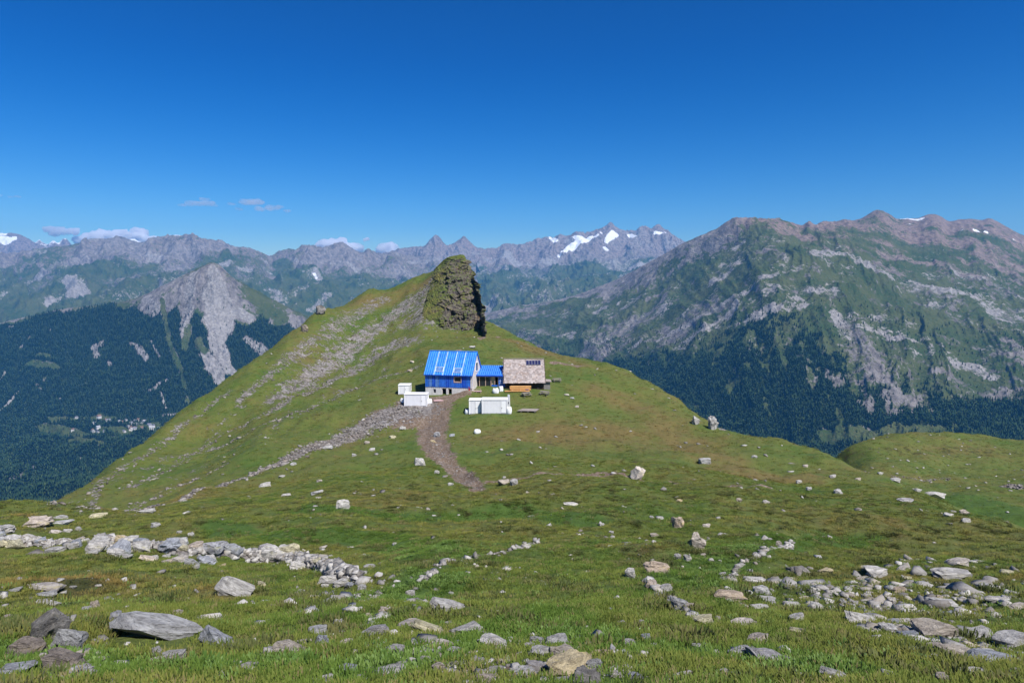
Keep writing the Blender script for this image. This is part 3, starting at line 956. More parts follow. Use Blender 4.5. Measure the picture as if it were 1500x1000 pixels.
for pts in ([(866, 348, 55), (852, 353, 85), (842, 359, 95), (832, 366, 75), (820, 374, 55)], [(874, 345, 50), (845, 348, 45), (836, 349, 40)], [(898, 340, 60), (893, 347, 60), (888, 353, 40), (903, 345, 40)], [(880, 341, 35)],
            [(962, 341, 55), (973, 342, 50)], [(800, 351, 50), (814, 352, 50)], [(922, 346, 45), (931, 347, 35)], [(833, 348, 30)], [(720, 378, 25)], [(885, 362, 25), (890, 366, 25)]):
    R.snow = np.maximum(R.snow, R.stroke(pts, 0.75, 1.25, 0.35))
R.snow *= (R.v >= 0.98)

# --- back range on the left
c_left = [(-260, 372, 9300), (-120, 380, 9300), (-40, 378, 9300), (0, 376, 9300), (40, 372, 9300), (75, 366, 9300), (100, 362, 9300), (118, 358, 9300), (140, 354, 9300), (158, 353, 9300), (172, 351, 9300), (182, 352, 9300), (196, 356, 9300),
          (212, 357, 9300), (222, 353, 9300), (240, 351, 9300), (262, 350, 9300), (286, 350, 9300), (294, 354, 9300), (312, 357, 9400), (330, 361, 9500), (345, 365, 9500), (358, 364, 9600), (372, 367, 9700), (386, 374, 9800), (398, 378, 9900),
          (408, 371, 10000), (416, 368, 10000), (428, 367, 10000), (438, 370, 10000), (446, 365, 10000), (456, 364, 10000), (470, 367, 10000), (480, 364, 10000), (490, 361, 10000), (498, 358, 10000), (504, 358, 10000), (512, 363, 10000), (522, 369, 10100),
          (534, 372, 10200), (546, 370, 10200), (556, 374, 10300), (566, 378, 10300), (580, 374, 10400), (600, 376, 10500), (640, 382, 10500), (700, 392, 10500)]
r_left = [
    [(-300, 470, 12500), (200, 470, 12500), (740, 480, 13200)], c_left,
    [(-280, 405, 8300), (-100, 402, 8300), (0, 396, 8300), (100, 388, 8200), (180, 382, 8200), (260, 385, 8200), (330, 390, 8200), (400, 402, 8400), (460, 392, 8700), (520, 398, 8800), (600, 405, 9000), (700, 412, 9000)],
    [(-280, 435, 7300), (0, 428, 7200), (100, 420, 7100), (200, 412, 7000), (300, 420, 7000), (400, 432, 7300), (480, 425, 7600), (600, 432, 7800), (700, 440, 7800)],
    [(-280, 480, 6200), (0, 470, 6100), (150, 455, 6000), (300, 460, 6000), (400, 470, 6200), (480, 478, 6400), (600, 480, 6500), (700, 480, 6500)],
    [(-280, 560, 5300), (0, 550, 5200), (300, 550, 5200), (440, 545, 5200), (700, 540, 5400)],
]
R = Range('left_range', r_left, 680, [12, 60, 66, 60, 36], 1, 165, 900, 171, 'grey and green mountain range along the left horizon', crest_amp=0.05)
ranges.append(R)
X, Y, Z = (R.P[..., i] for i in range(3)); v = R.v
nA = fbm2(X / 900, Y / 900, 5, 321, 0.6)
R.grass = np.clip(0.32 + smooth(1.3, 3.0, v) * 0.6 + 0.9 * nA - 0.4 * smooth(0.4, 0.85, 1 - R.N[..., 2]), 0, 1)
R.warm = np.clip(0.25 + nA, 0, 1)
R.scree = np.clip(0.20 + 0.8 * fbm2(X / 420, Y / 420, 4, 322), 0, 0.8)
for pts, k in [([(100, 405, 90), (115, 430, 110)], 0.85), ([(80, 435, 60), (70, 445, 60)], 0.8), ([(395, 425, 90), (410, 440, 80)], 0.6), ([(460, 395, 60), (468, 410, 60)], 0.7), ([(480, 430, 50), (455, 455, 50)], 0.6),
               ([(330, 385, 90), (370, 395, 90)], 0.6), ([(440, 385, 50), (425, 380, 50)], 0.6)]:
    R.scree = np.maximum(R.scree, k * R.stroke(pts))
for pts, k in [([(140, 395, 150), (180, 405, 200), (240, 390, 120)], 0.85), ([(20, 450, 150), (60, 460, 150)], 0.8), ([(410, 385, 120), (430, 410, 140)], 0.75), ([(500, 400, 150), (500, 430, 160)], 0.6)]:
    s_ = R.stroke(pts); R.grass = np.maximum(R.grass, k * s_); R.scree *= 1 - 0.6 * s_
R.snow = 0.9 * R.stroke([(460, 400, 18), (463, 408, 18)], 0.7, 1.2)

# --- far snowy massif at the left edge
c_far = [(-300, 350, 13600), (-120, 346, 13600), (-40, 352, 13600), (-10, 345, 13600), (5, 343, 13600), (18, 343, 13600), (30, 346, 13600), (42, 351, 13600), (52, 356, 13600), (58, 352, 13600), (62, 356, 13600), (70, 359, 13600), (78, 354, 13600), (84, 358, 13600), (92, 352, 13600),
         (98, 353, 13600), (104, 360, 13600), (112, 358, 13600), (130, 366, 13600), (170, 362, 13600), (186, 354, 13600), (194, 351, 13600), (204, 355, 13600), (222, 360, 13600), (240, 350, 13600), (252, 346, 13600), (262, 345, 13600), (276, 350, 13600), (294, 362, 13600), (330, 380, 13600)]
r_far = [[(-340, 430, 14900), (0, 430, 14900), (350, 430, 14900)], c_far,
         [(-300, 380, 12700), (0, 374, 12700), (150, 385, 12700), (340, 395, 12700)], [(-300, 440, 11600), (0, 430, 11600), (340, 440, 11600)]]
R = Range('far_massif', r_far, 320, [8, 50, 24], 1, 160, 1100, 191, 'far snow-streaked massif at the left edge of the horizon', crest_amp=0.05)
ranges.append(R)
X, Y = R.P[..., 0], R.P[..., 1]
R.snow = np.clip(smooth(1.65, 1.05, R.v) * 0.55 + 0.9 * fbm2(X / 500, Y / 500, 4, 331), 0, 1) * (R.v > 0.9)
R.snow *= smooth(-0.2, 0.1, np.abs(1000 * X / Y + 750 - 38) / 22 - 0.9)
R.snow = np.maximum(R.snow, R.stroke([(2, 350, 110), (14, 352, 130), (20, 348, 70)], 0.6, 1.2))
R.warm[:] = 0.7

# --- forested mountain on the left
c_for = [(-260, 520, 4700), (-120, 500, 4650), (-40, 482, 4600), (0, 474, 4550), (50, 462, 4500), (100, 452, 4480), (150, 447, 4460), (190, 440, 4450), (215, 431, 4430), (240, 419, 4400), (262, 407, 4400), (280, 398, 4400), (292, 392, 4400), (303, 388, 4400),
         (311, 386, 4400), (319, 388, 4400), (328, 395, 4400), (340, 405, 4420), (358, 416, 4450), (380, 428, 4480), (402, 440, 4500), (425, 452, 4520), (450, 464, 4550), (490, 490, 4600), (540, 520, 4600)]
r_for = [
    [(-300, 640, 6200), (0, 560, 6000), (300, 500, 5900), (560, 580, 6000)], c_for,
    [(-280, 555, 4250), (-100, 545, 4200), (0, 528, 4150), (80, 515, 4120), (160, 505, 4100), (230, 485, 4080), (280, 462, 4080), (312, 458, 4100), (350, 468, 4150), (400, 485, 4200), (450, 510, 4250), (540, 560, 4300)],
    [(-280, 600, 3850), (-100, 595, 3820), (0, 585, 3780), (120, 570, 3760), (230, 552, 3760), (310, 540, 3800), (380, 552, 3850), (450, 580, 3900), (540, 610, 3950)],
    [(-280, 645, 3500), (0, 632, 3450), (100, 626, 3430), (200, 620, 3430), (300, 612, 3450), (400, 618, 3500), (540, 640, 3600)],
    [(-280, 668, 3150), (0, 660, 3100), (200, 648, 3080), (300, 642, 3100), (540, 660, 3100)],
    [(-280, 735, 2300), (0, 728, 2300), (200, 722, 2300), (540, 730, 2300)],
    [(-280, 860, 1200), (0, 860, 1200), (540, 860, 1200)],
]
R = Range('forest_mountain', r_for, 640, [10, 64, 76, 70, 40, 44, 8], 1, 58, 600, 211, 'steep mountain with dark forest and a grey scree face on the left')
ranges.append(R)
X, Y, Z = (R.P[..., i] for i in range(3)); v = R.v
nA = fbm2(X / 420, Y / 420, 5, 341, 0.6); nB = fbm2(X / 110, Y / 110, 4, 342, 0.6)
col = 750 + 1000 * X / Y
tl = np.interp(col, [-300, 0, 120, 180, 230, 260, 300, 350, 380, 420, 520], [1.05, 1.08, 1.12, 1.25, 1.55, 1.75, 2.3, 2.1, 1.75, 1.55, 1.5])
R.forest = smooth(-0.10, 0.22, v - tl + 0.34 * nA + 0.22 * nB) * smooth(0.62, 0.40, nB + 0.5 * fbm2(R.u * 70, v * 2.0, 4, 345, 0.6))
R.grass = np.clip(0.55 + 0.9 * nA - 0.6 * smooth(0.3, 0.7, 1 - R.N[..., 2]), 0, 1)
R.scree = np.clip(0.30 * smooth(1.6, 1.0, v) + 0.5 * nB, 0, 0.6)
FACE = [([(311, 389, 18), (314, 410, 50), (318, 435, 75), (322, 460, 90), (322, 480, 75), (318, 500, 45), (325, 520, 45), (335, 538, 32), (348, 552, 24)], 1.0),
        ([(285, 400, 30), (278, 430, 50), (270, 470, 45), (272, 490, 30)], 0.62), ([(345, 455, 45), (365, 465, 35)], 0.8),
        ([(300, 520, 30), (312, 535, 45), (318, 548, 40), (322, 560, 30)], 0.9), ([(330, 540, 22), (346, 550, 22)], 0.8), ([(325, 570, 16), (330, 562, 20)], 0.8),
        ([(215, 435, 40), (225, 455, 50), (210, 450, 40)], 0.55), ([(365, 500, 50), (385, 515, 50)], 0.55),
        ([(138, 508, 26), (142, 522, 26)], 0.6), ([(192, 502, 16), (205, 512, 26), (215, 525, 18)], 0.6), ([(222, 500, 10), (232, 522, 10)], 0.7), ([(158, 528, 12), (162, 534, 14)], 0.5),
        ([(0, 600, 10), (12, 590, 10), (28, 572, 8)], 0.75), ([(8, 545, 10), (0, 555, 12)], 0.6), ([(54, 562, 14), (58, 570, 12)], 0.5),
        ([(233, 560, 6), (237, 580, 6), (243, 598, 6)], 0.8), ([(125, 560, 4), (127, 574, 4)], 0.6), ([(193, 590, 6), (198, 606, 7)], 0.6), ([(240, 608, 10), (256, 606, 12)], 0.7),
        ([(15, 705, 22), (48, 680, 14)], 0.5), ([(74, 686, 12)], 0.5), ([(25, 715, 16)], 0.4)]
for pts, k in FACE:
    s_ = R.stroke(pts, 0.6, 1.3)
    R.scree = np.maximum(R.scree, k * s_); R.forest *= 1 - 0.95 * s_ * min(1, k * 1.2); R.grass *= 1 - 0.7 * s_ * k
for pts in ([(238, 440, 16), (242, 470, 16), (248, 505, 15), (262, 535, 15), (270, 565, 14), (275, 590, 12)], [(275, 480, 25), (270, 510, 20)], [(290, 500, 25), (300, 515, 25)],
            [(45, 532, 27), (62, 537, 38), (82, 538, 27)], [(55, 518, 15), (68, 521, 19)],
            [(62, 626, 30), (90, 630, 42), (120, 634, 49), (150, 630, 53), (175, 628, 46), (210, 628, 49), (235, 622, 30)], [(78, 615, 23), (120, 612, 23), (165, 612, 27)], [(110, 645, 30), (150, 650, 23)],
            [(0, 476, 20), (40, 468, 18)], [(380, 440, 60), (410, 465, 60)]):
    s_ = R.stroke(pts, 0.6, 1.35, 0.7)
    R.forest *= 1 - 0.97 * s_; R.grass = np.maximum(R.grass, 0.95 * s_); R.scree *= 1 - 0.5 * s_
FOREST_L = R

for R in ranges:
    R.build()

# a wide floor under everything
bm = bmesh.new()
bmesh.ops.create_grid(bm, x_segments=40, y_segments=40, size=9800)
me = bpy.data.meshes.new('valley_floor'); bm.to_mesh(me); bm.free()
vf = tag(link('valley_floor', me, 'valley_ground'), 'deep green valley floor far below the ridge', 'valley', kind='structure')
vf.location = (0, 6000, -1120)
vf.scale = (1.9, 1.0, 1.0)


# ------------------------------------------------------------------ instanced stuff (woods, turf)
def scatter(name, pts, scales, template, mat, label, cat, attrs=None, tilt=0.12):
    """one object: a cloud of points that carries the same small piece of vegetation"""
    me = bpy.data.meshes.new(name)
    me.vertices.add(len(pts))
    me.vertices.foreach_set('co', np.asarray(pts, np.float32).ravel())
    me.update()
    a = me.attributes.new('size', 'FLOAT', 'POINT'); a.data.foreach_set('value', np.asarray(scales, np.float32))
    rot = np.stack([rng.normal(0, tilt, len(pts)), rng.normal(0, tilt, len(pts)), rng.uniform(0, 6.283, len(pts))], 1)
    a = me.attributes.new('turn', 'FLOAT_VECTOR', 'POINT'); a.data.foreach_set('vector', rot.astype(np.float32).ravel())
    for k, v_ in (attrs or {}).items():
        set_attr(me, k, v_)
    o = bpy.data.objects.new(name, me)
    COL.objects.link(o)
    tobj = bpy.data.objects.new(name + '_piece', template)
    template.materials.clear(); template.materials.append(MAT[mat])
    ng = bpy.data.node_groups.new(name + '_nodes', 'GeometryNodeTree')
    ng.interface.new_socket('Geometry', in_out='INPUT', socket_type='NodeSocketGeometry')
    ng.interface.new_socket('Geometry', in_out='OUTPUT', socket_type='NodeSocketGeometry')
    gi = ng.nodes.new('NodeGroupInput'); go = ng.nodes.new('NodeGroupOutput')
    ip = ng.nodes.new('GeometryNodeInstanceOnPoints')
    oi = ng.nodes.new('GeometryNodeObjectInfo'); oi.inputs['Object'].default_value = tobj
    oi.inputs['As Instance'].default_value = True
    na = ng.nodes.new('GeometryNodeInputNamedAttribute'); na.data_type = 'FLOAT'; na.inputs['Name'].default_value = 'size'
    nb = ng.nodes.new('GeometryNodeInputNamedAttribute'); nb.data_type = 'FLOAT_VECTOR'; nb.inputs['Name'].default_value = 'turn'
    L = ng.links.new
    L(gi.outputs[0], ip.inputs['Points']); L(oi.outputs['Geometry'], ip.inputs['Instance'])
    L(na.outputs[0], ip.inputs['Scale'])
    L(nb.outputs[0], ip.inputs['Rotation'])
    L(ip.outputs[0], go.inputs[0])
    md = o.modifiers.new('scatter', 'NODES'); md.node_group = ng
    tag(o, label, cat, kind='stuff')
    return o


def conifer_template():
    V = []; F = []
    for (z0, z1, r) in ((0.06, 0.62, 0.19), (0.38, 1.0, 0.125)):
        b = len(V); k = 6
        for i in range(k):
            a = 2 * math.pi * i / k
            rr = r * (1.0 if i % 2 else 0.78)
            V.append((rr * math.cos(a), rr * math.sin(a), z0))
        V.append((0, 0, z1)); V.append((0, 0, z0 + 0.08))
        for i in range(k):
            F.append((b + i, b + (i + 1) % k, b + k)); F.append((b + (i + 1) % k, b + i, b + k + 1))
    return tri_mesh('conifer_piece', V, F)


def woods(R, name, label, per_ha, height, lim=0.5, stray=0.0, low=1.3):
    P = R.P; W = R.forest
    ok = (R.v[:-1, :-1] >= R.crest)
    A = np.linalg.norm(np.cross(P[1:, :-1] - P[:-1, :-1], P[:-1, 1:] - P[:-1, :-1]), axis=-1) * np.maximum(R.N[:-1, :-1, 2], 0.3)
    Wc = W[:-1, :-1]
    dens = np.where(Wc > lim, 1.0, smooth(0.05, lim, Wc) * 0.30 + stray * smooth(low, low + 0.5, R.v[:-1, :-1]))
    dens = dens * ok * (R._px[:-1, :-1] > -120) * (R._px[:-1, :-1] < 1620)
    N = rng.poisson(A / 10000.0 * per_ha * dens)
    ii, jj = np.nonzero(N)
    rep = N[ii, jj]
    ii = np.repeat(ii, rep); jj = np.repeat(jj, rep)
    a = rng.random(len(ii))[:, None]; b = rng.random(len(ii))[:, None]
    p = P[ii, jj] * (1 - a) * (1 - b) + P[ii + 1, jj] * a * (1 - b) + P[ii, jj + 1] * (1 - a) * b + P[ii + 1, jj + 1] * a * b
    s = height * rng.uniform(0.55, 1.25, len(p)) * (0.7 + 0.3 * W[ii, jj])
    p[:, 2] -= 0.5
    return scatter(name, p, s, conifer_template(), 'conifer', label, 'forest', tilt=0.03)


right_woods = woods(ranges[0], 'conifer_forest', 'dark conifer forest covering the lower slopes of the right mountain', 240, 22.0, lim=0.62, stray=0.03, low=3.0)
left_woods = woods(FOREST_L, 'conifer_forest', 'dark blue-green conifer forest on the left mountain above the village', 125, 25.0, lim=0.62, stray=0.015)

# ------------------------------------------------------------------ mesh helpers for built things
def bm_box(bm, x0, x1, y0, y1, z0, z1, bevel=0.0):
    vs_ = [bm.verts.new(c) for c in ((x0, y0, z0), (x1, y0, z0), (x1, y1, z0), (x0, y1, z0), (x0, y0, z1), (x1, y0, z1), (x1, y1, z1), (x0, y1, z1))]
    fs = [bm.faces.new([vs_[i] for i in f]) for f in ((0, 3, 2, 1), (4, 5, 6, 7), (0, 1, 5, 4), (1, 2, 6, 5), (2, 3, 7, 6), (3, 0, 4, 7))]
    if bevel:
        es = list({e for f in fs for e in f.edges})
        bmesh.ops.bevel(bm, geom=es, offset=bevel, segments=1, affect='EDGES')
    return fs


def bm_prism(bm, poly, axis, a, b):
    """a polygon given in the two other axes, pushed from a to b along the axis"""
    def co(p, t):
        c = list(p); c.insert(axis, t); return tuple(c)
    A = [bm.verts.new(co(p, a)) for p in poly]; B = [bm.verts.new(co(p, b)) for p in poly]
    n = len(poly)
    bm.faces.new(A); bm.faces.new(B[::-1])
    for i in range(n):
        bm.faces.new((A[i], B[i], B[(i + 1) % n], A[(i + 1) % n]))
    bmesh.ops.recalc_face_normals(bm, faces=bm.faces)


def bm_bar(bm, p, q, w, h=None):
    """a square bar between two points"""
    h = h or w
    p = Vector(p); q = Vector(q); d = (q - p).normalized()
    up = Vector((0, 0, 1)) if abs(d.z) < 0.95 else Vector((0, 1, 0))
    s = d.cross(up).normalized(); u = s.cross(d).normalized()
    k = [(-1, -1), (1, -1), (1, 1), (-1, 1)]
    A = [bm.verts.new(p + s * (a * w / 2) + u * (b * h / 2)) for a, b in k]; B = [bm.verts.new(q + s * (a * w / 2) + u * (b * h / 2)) for a, b in k]
    bm.faces.new(A[::-1]); bm.faces.new(B)
    for i in range(4):
        bm.faces.new((A[i], A[(i + 1) % 4], B[(i + 1) % 4], B[i]))


def part(name, mat, parent, fn, label=None):
    bm = bmesh.new(); fn(bm)
    me = bpy.data.meshes.new(name); bm.to_mesh(me); bm.free()
    o = link(name, me, mat, parent)
    if label: o['label'] = label
    return o


def box(name, mat, parent, x0, x1, y0, y1, z0, z1, bevel=0.0, label=None):
    return part(name, mat, parent, lambda bm: bm_box(bm, x0, x1, y0, y1, z0, z1, bevel), label)


def empty(name, loc, rz=0.0):
    o = bpy.data.objects.new(name, None); COL.objects.link(o)
    o.location = loc; o.rotation_euler = (0, 0, rz); o.empty_display_size = 0.3
    return o


def wall_holes(bm, x0, x1, z0, z1, y0, y1, holes):
    """an upright wall with real openings (hx0, hx1, hz0, hz1)"""
    xs = sorted({x0, x1, *[h[0] for h in holes], *[h[1] for h in holes]}); zs = sorted({z0, z1, *[h[2] for h in holes], *[h[3] for h in holes]})
    for a, b in zip(xs[:-1], xs[1:]):
        run = None
        for c, d in zip(zs[:-1], zs[1:]):
            solid = not any(h[0] < (a + b) / 2 < h[1] and h[2] < (c + d) / 2 < h[3] for h in holes)
            if solid:
                run = (run[0], d) if run else (c, d)
            if (not solid or d == zs[-1]) and run:
                bm_box(bm, a, b, y0, y1, run[0], run[1]); run = None
                
    bmesh.ops.remove_doubles(bm, verts=bm.verts, dist=1e-5)
    # inner faces between neighbouring columns are dropped
    seen = {}
    for f in list(bm.faces):
        k = frozenset(v.index for v in f.verts) if False else tuple(sorted((round(v.co.x, 4), round(v.co.y, 4), round(v.co.z, 4)) for v in f.verts))
        seen.setdefault(k, []).append(f)
    dead = [f for fs in seen.values() if len(fs) > 1 for f in fs]
    if dead: bmesh.ops.delete(bm, geom=dead, context='FACES')


def window(parent, x0, x1, z0, z1, y, frame='frame_wood', bar=True):
    """a recessed window: frame > pane"""
    def fr(bm):
        t = 0.09
        bm_box(bm, x0, x0 + t, y, y + 0.09, z0, z1); bm_box(bm, x1 - t, x1, y, y + 0.09, z0, z1)
        bm_box(bm, x0 + t, x1 - t, y + 0.002, y + 0.088, z0, z0 + t); bm_box(bm, x0 + t, x1 - t, y + 0.002, y + 0.088, z1 - t, z1)
        if bar:
            xm = (x0 + x1) / 2; bm_box(bm, xm - 0.03, xm + 0.03, y + 0.004, y + 0.086, z0 + t, z1 - t)
    w = part('window', frame, parent, fr)
    box('pane', 'glass_dark', w, x0 + 0.09, x1 - 0.09, y + 0.05, y + 0.06, z0 + 0.09, z1 - 0.09)
    return w


for nm, c, r in [('membrane_deep', (0.008, 0.060, 0.42), 0.5), ('membrane', (0.022, 0.125, 0.52), 0.45), ('membrane_pale', (0.10, 0.21, 0.46), 0.5),
                 ('batten_blue', (0.055, 0.21, 0.66), 0.5), ('roof_blue', (0.018, 0.165, 0.60), 0.42), ('rib_blue', (0.10, 0.33, 0.78), 0.45), ('tape_white', (0.55, 0.66, 0.78), 0.6),
                 ('concrete', (0.46, 0.45, 0.43), 0.9), ('frame_wood', (0.46, 0.33, 0.26), 0.8), ('frame_pale', (0.62, 0.56, 0.52), 0.7),
                 ('old_timber', (0.050, 0.038, 0.030), 0.9), ('new_timber', (0.62, 0.34, 0.13), 0.7), ('grey_timber', (0.28, 0.245, 0.22), 0.9), ('pink_board', (0.52, 0.36, 0.36), 0.8),
                 ('white_paint', (0.74, 0.74, 0.76), 0.5), ('white_roof', (0.82, 0.82, 0.82), 0.55), ('seam_grey', (0.32, 0.32, 0.34), 0.6), ('dark_steel', (0.05, 0.05, 0.055), 0.5), ('white_sack', (0.80, 0.80, 0.80), 0.75),
                 ('red_plastic', (0.46, 0.03, 0.025), 0.5), ('solar_cell', (0.018, 0.022, 0.075), 0.18), ('solar_frame', (0.22, 0.22, 0.27), 0.4), ('interior_shade', (0.02, 0.018, 0.017), 0.9),  # the near-black interior tone has the shade inside the openings put into its colour
                 ('beige_panel', (0.56, 0.45, 0.27), 0.8), ('shed_stone', (0.22, 0.21, 0.20), 0.9), ('dark_green', (0.03, 0.05, 0.03), 0.7), ('purple_cloth', (0.10, 0.07, 0.16), 0.8), ('plaster', (0.60, 0.58, 0.55), 0.9)]:
    plain(nm, c, r, 0.04 if nm.startswith('white') else (0.24 if 'membrane' in nm or nm == 'roof_blue' else 0.12), 1.3)
m = NT('glass_dark'); m.color((0.02, 0.025, 0.03), 0.08); m.b.inputs['Specular IOR Level'].default_value = 0.5; MAT['glass_dark'] = m.m
m = NT('slate'); isl = m.n('ShaderNodeNewGeometry').outputs['Random Per Island']; p = m.obj()
c = m.mix(isl, (0.24, 0.205, 0.195), (0.46, 0.405, 0.385)); c = m.mix(m.ramp(m.noise(p, 1.4, 4), 0.45, 0.7), c, m.mul(c, (1.0, 0.9, 0.8)))
m.color(c, 0.85); MAT['slate'] = m.m

# ------------------------------------------------------------------ the crag on top of the ridge
rows = [
    [(632, 398, 268), (645, 386, 264), (653, 378, 261), (664, 374.5, 259), (680, 374, 258), (687, 378, 259), (689, 384, 270), (680, 384, 285)],
    [(624, 416, 254), (642, 404, 250), (657, 395, 248), (674, 391, 247), (690, 392, 247), (701, 399, 251), (703, 400, 268), (690, 400, 290)],
    [(618, 440, 238), (640, 430, 233), (660, 424, 230), (678, 420, 229), (697, 420, 231), (708, 424, 238), (709, 425, 262), (700, 430, 292)],
    [(610, 462, 226), (634, 458, 222), (658, 455, 219), (680, 452, 218), (704, 450, 220), (717, 450, 230), (719, 452, 258), (708, 460, 294)],
    [(604, 476, 221), (630, 480, 216), (658, 484, 213), (682, 486, 211), (706, 484, 213), (721, 474, 224), (723, 476, 256), (712, 480, 296)],
    [(600, 500, 222), (630, 505, 217), (658, 508, 214), (682, 510, 212), (707, 508, 214), (722, 500, 225), (724, 500, 258), (713, 505, 298)],
]
P, vv = loft(rows, 240, [50, 50, 50, 40, 14])
N = normals(P)
cx = P[..., 0].mean(); cyy = P[..., 1].mean()
out = np.stack([N[..., 0], N[..., 1], 0.35 * N[..., 2]], -1)
sgn = np.sign((P[..., 0] - (cx - 2)) * out[..., 0] + (P[..., 1] - (cyy + 25)) * out[..., 1]); sgn[sgn == 0] = 1
out = out * sgn[..., None]
X, Y, Z = (P[..., i] for i in range(3))
# blocky jointed rock on the right, broken slope on the left
wx = X + 1.6 * noise3(X / 5, Y / 5, Z / 5, 61) + 0.18 * Z; wy = Y + 1.6 * noise3(X / 5, Y / 5, Z / 5, 62); wz = Z + 0.25 * X + 1.2 * noise3(X / 6, Y / 6, Z / 6, 63)
cellA = noise3(np.floor(wx / 3.6), np.floor(wy / 4.5), np.floor(wz / 4.2), 9)
cellB = noise3(np.floor(wx / 1.7 + 0.4), np.floor(wy / 2.0), np.floor(wz / 1.9 + 0.3), 19)
cellC = noise3(np.floor(wx / 0.8), np.floor(wy / 0.9), np.floor(wz / 0.7), 21)
rough = noise3(X / 1.6, Y / 1.6, Z / 1.3, 29) + 0.5 * noise3(X / 0.7, Y / 0.7, Z / 0.6, 39)
right = smooth(612, 672, 750 + 1000 * X / Y + 10 * noise3(X / 4, Y / 4, Z / 4, 77))
edge_ = smooth(712, 690, 750 + 1000 * X / Y)
amp = 0.16 + (0.34 + 0.40 * edge_) * right * smooth(0.1, 0.7, vv)[:, None]
P = P + out * (amp * (1.25 * cellA + 0.8 * cellB + 0.4 * cellC + 0.6 * rough))[..., None]
uu = np.linspace(0, 1, P.shape[1])[None]
P[..., 2] -= 2.0 * smooth(0.12, 0.0, uu) ** 1.5
P[..., 1] += 3.0 * smooth(0.12, 0.0, uu) ** 1.5
crag_mesh = grid_mesh('rock_crag', P, smooth_shade=False)
turf = 0.55 * smooth(0.7, 0.0, vv)[:, None] * np.ones(P.shape[1])[None] + 0.62 * (1 - right) + 0.0 * right
set_attr(crag_mesh, 'turf', turf)
crag = tag(link('rock_crag', crag_mesh, 'crag_rock'), 'dark stepped rock crag crowning the grassy ridge', 'crag', kind='structure')


# ------------------------------------------------------------------ rocks
def rock_mesh(seed, shape, cuts=2, rough=0.06, n=18):
    r_ = random.Random(seed)
    bm = bmesh.new()
    for i in range(n):
        while True:
            p = Vector((r_.uniform(-1, 1), r_.uniform(-1, 1), r_.uniform(-1, 1)))
            L = (abs(p.x) ** 4.5 + abs(p.y) ** 4.5 + abs(p.z) ** 4.5) ** (1 / 4.5)
            if 0.45 < L: break
        p /= L / r_.uniform(0.82, 1.0)
        bm.verts.new(p)
    ret = bmesh.ops.convex_hull(bm, input=bm.verts)
    for v_ in [v_ for v_ in bm.verts if not v_.link_faces]: bm.verts.remove(v_)
    if cuts:
        bmesh.ops.triangulate(bm, faces=bm.faces)
        bmesh.ops.subdivide_edges(bm, edges=bm.edges, cuts=cuts, use_grid_fill=True)
        bmesh.ops.triangulate(bm, faces=bm.faces)
        C = np.array([v_.co[:] for v_ in bm.verts])
        q = C * 1.9 + seed * 3.17
        d = noise3(q[:, 0], q[:, 1], q[:, 2] * 2.2, seed) + 0.5 * noise3(q[:, 0] * 2.3, q[:, 1] * 2.3, q[:, 2] * 4, seed + 1)
        if shape == 'slab':
            d = d + 0.6 * (np.abs(((C[:, 2] * 2.3 + 0.3 * C[:, 0]) % 1.0) - 0.5) - 0.25)
        for v_, k in zip(bm.verts, d):
            v_.co *= 1 + rough * float(k) * 2
    lo = [min(v_.co[i] for v_ in bm.verts) for i in range(3)]; hi = [max(v_.co[i] for v_ in bm.verts) for i in range(3)]
    for v_ in bm.verts:
        v_.co = Vector([(v_.co[i] - (lo[i] + hi[i]) / 2) / (hi[i] - lo[i]) for i in range(3)])
    me = bpy.data.meshes.new('boulder'); bm.to_mesh(me); bm.free()
    return me


bank = {}
ROCKS = []


def rock(px, py, w, h, kind='b', mat='gneiss', tilt=0.0, name='boulder', label=None, group=None, sink=0.24, seed=None, yaw=None):
    k = random.randrange(10) if seed is None else seed
    key = (kind, k, mat)
    if key not in bank:
        me = rock_mesh(k * 7 + {'b': 1, 's': 2, 'r': 3}[kind], 'slab' if kind == 's' else 'block', 2, {'b': 0.075, 's': 0.07, 'r': 0.16}[kind], {'b': 22, 's': 20, 'r': 26}[kind])
        me.materials.append(MAT[mat]); bank[key] = me
    p = hit(px, py)
    Yd = p[1]
    big = 1.12 + 0.18 * (1 - min(1.0, max(0.0, (Yd - 9) / 8)))
    if Yd < 16: sink *= 0.75
    W = big * w * Yd / 1000.0
    D = W * random.uniform(0.62, 0.9) if kind != 's' else W * random.uniform(0.45, 0.7)
    H = max(0.34 * W if kind != 's' else 0.2 * W, 1.15 * h * Yd / 1000.0 - 0.18 * D)
    Ht = H / (1 - sink)
    o = bpy.data.objects.new(name, bank[key]); COL.objects.link(o)
    y = Yd + D * 0.42
    x = p[0] * y / Yd
    o.location = (x, y, float(ground_z(x, y)) + Ht * (0.5 - sink))
    o.scale = (W, D, Ht)
    o.rotation_euler = (random.uniform(-0.12, 0.12), tilt + random.uniform(-0.06, 0.06), random.uniform(-0.35, 0.35) if yaw is None else yaw)
    ROCKS.append((x, y, W))
    tag(o, label, 'boulder' if name == 'boulder' else 'stone', group)
    return o


U = lambda *a, **k: rock(*a, **k)
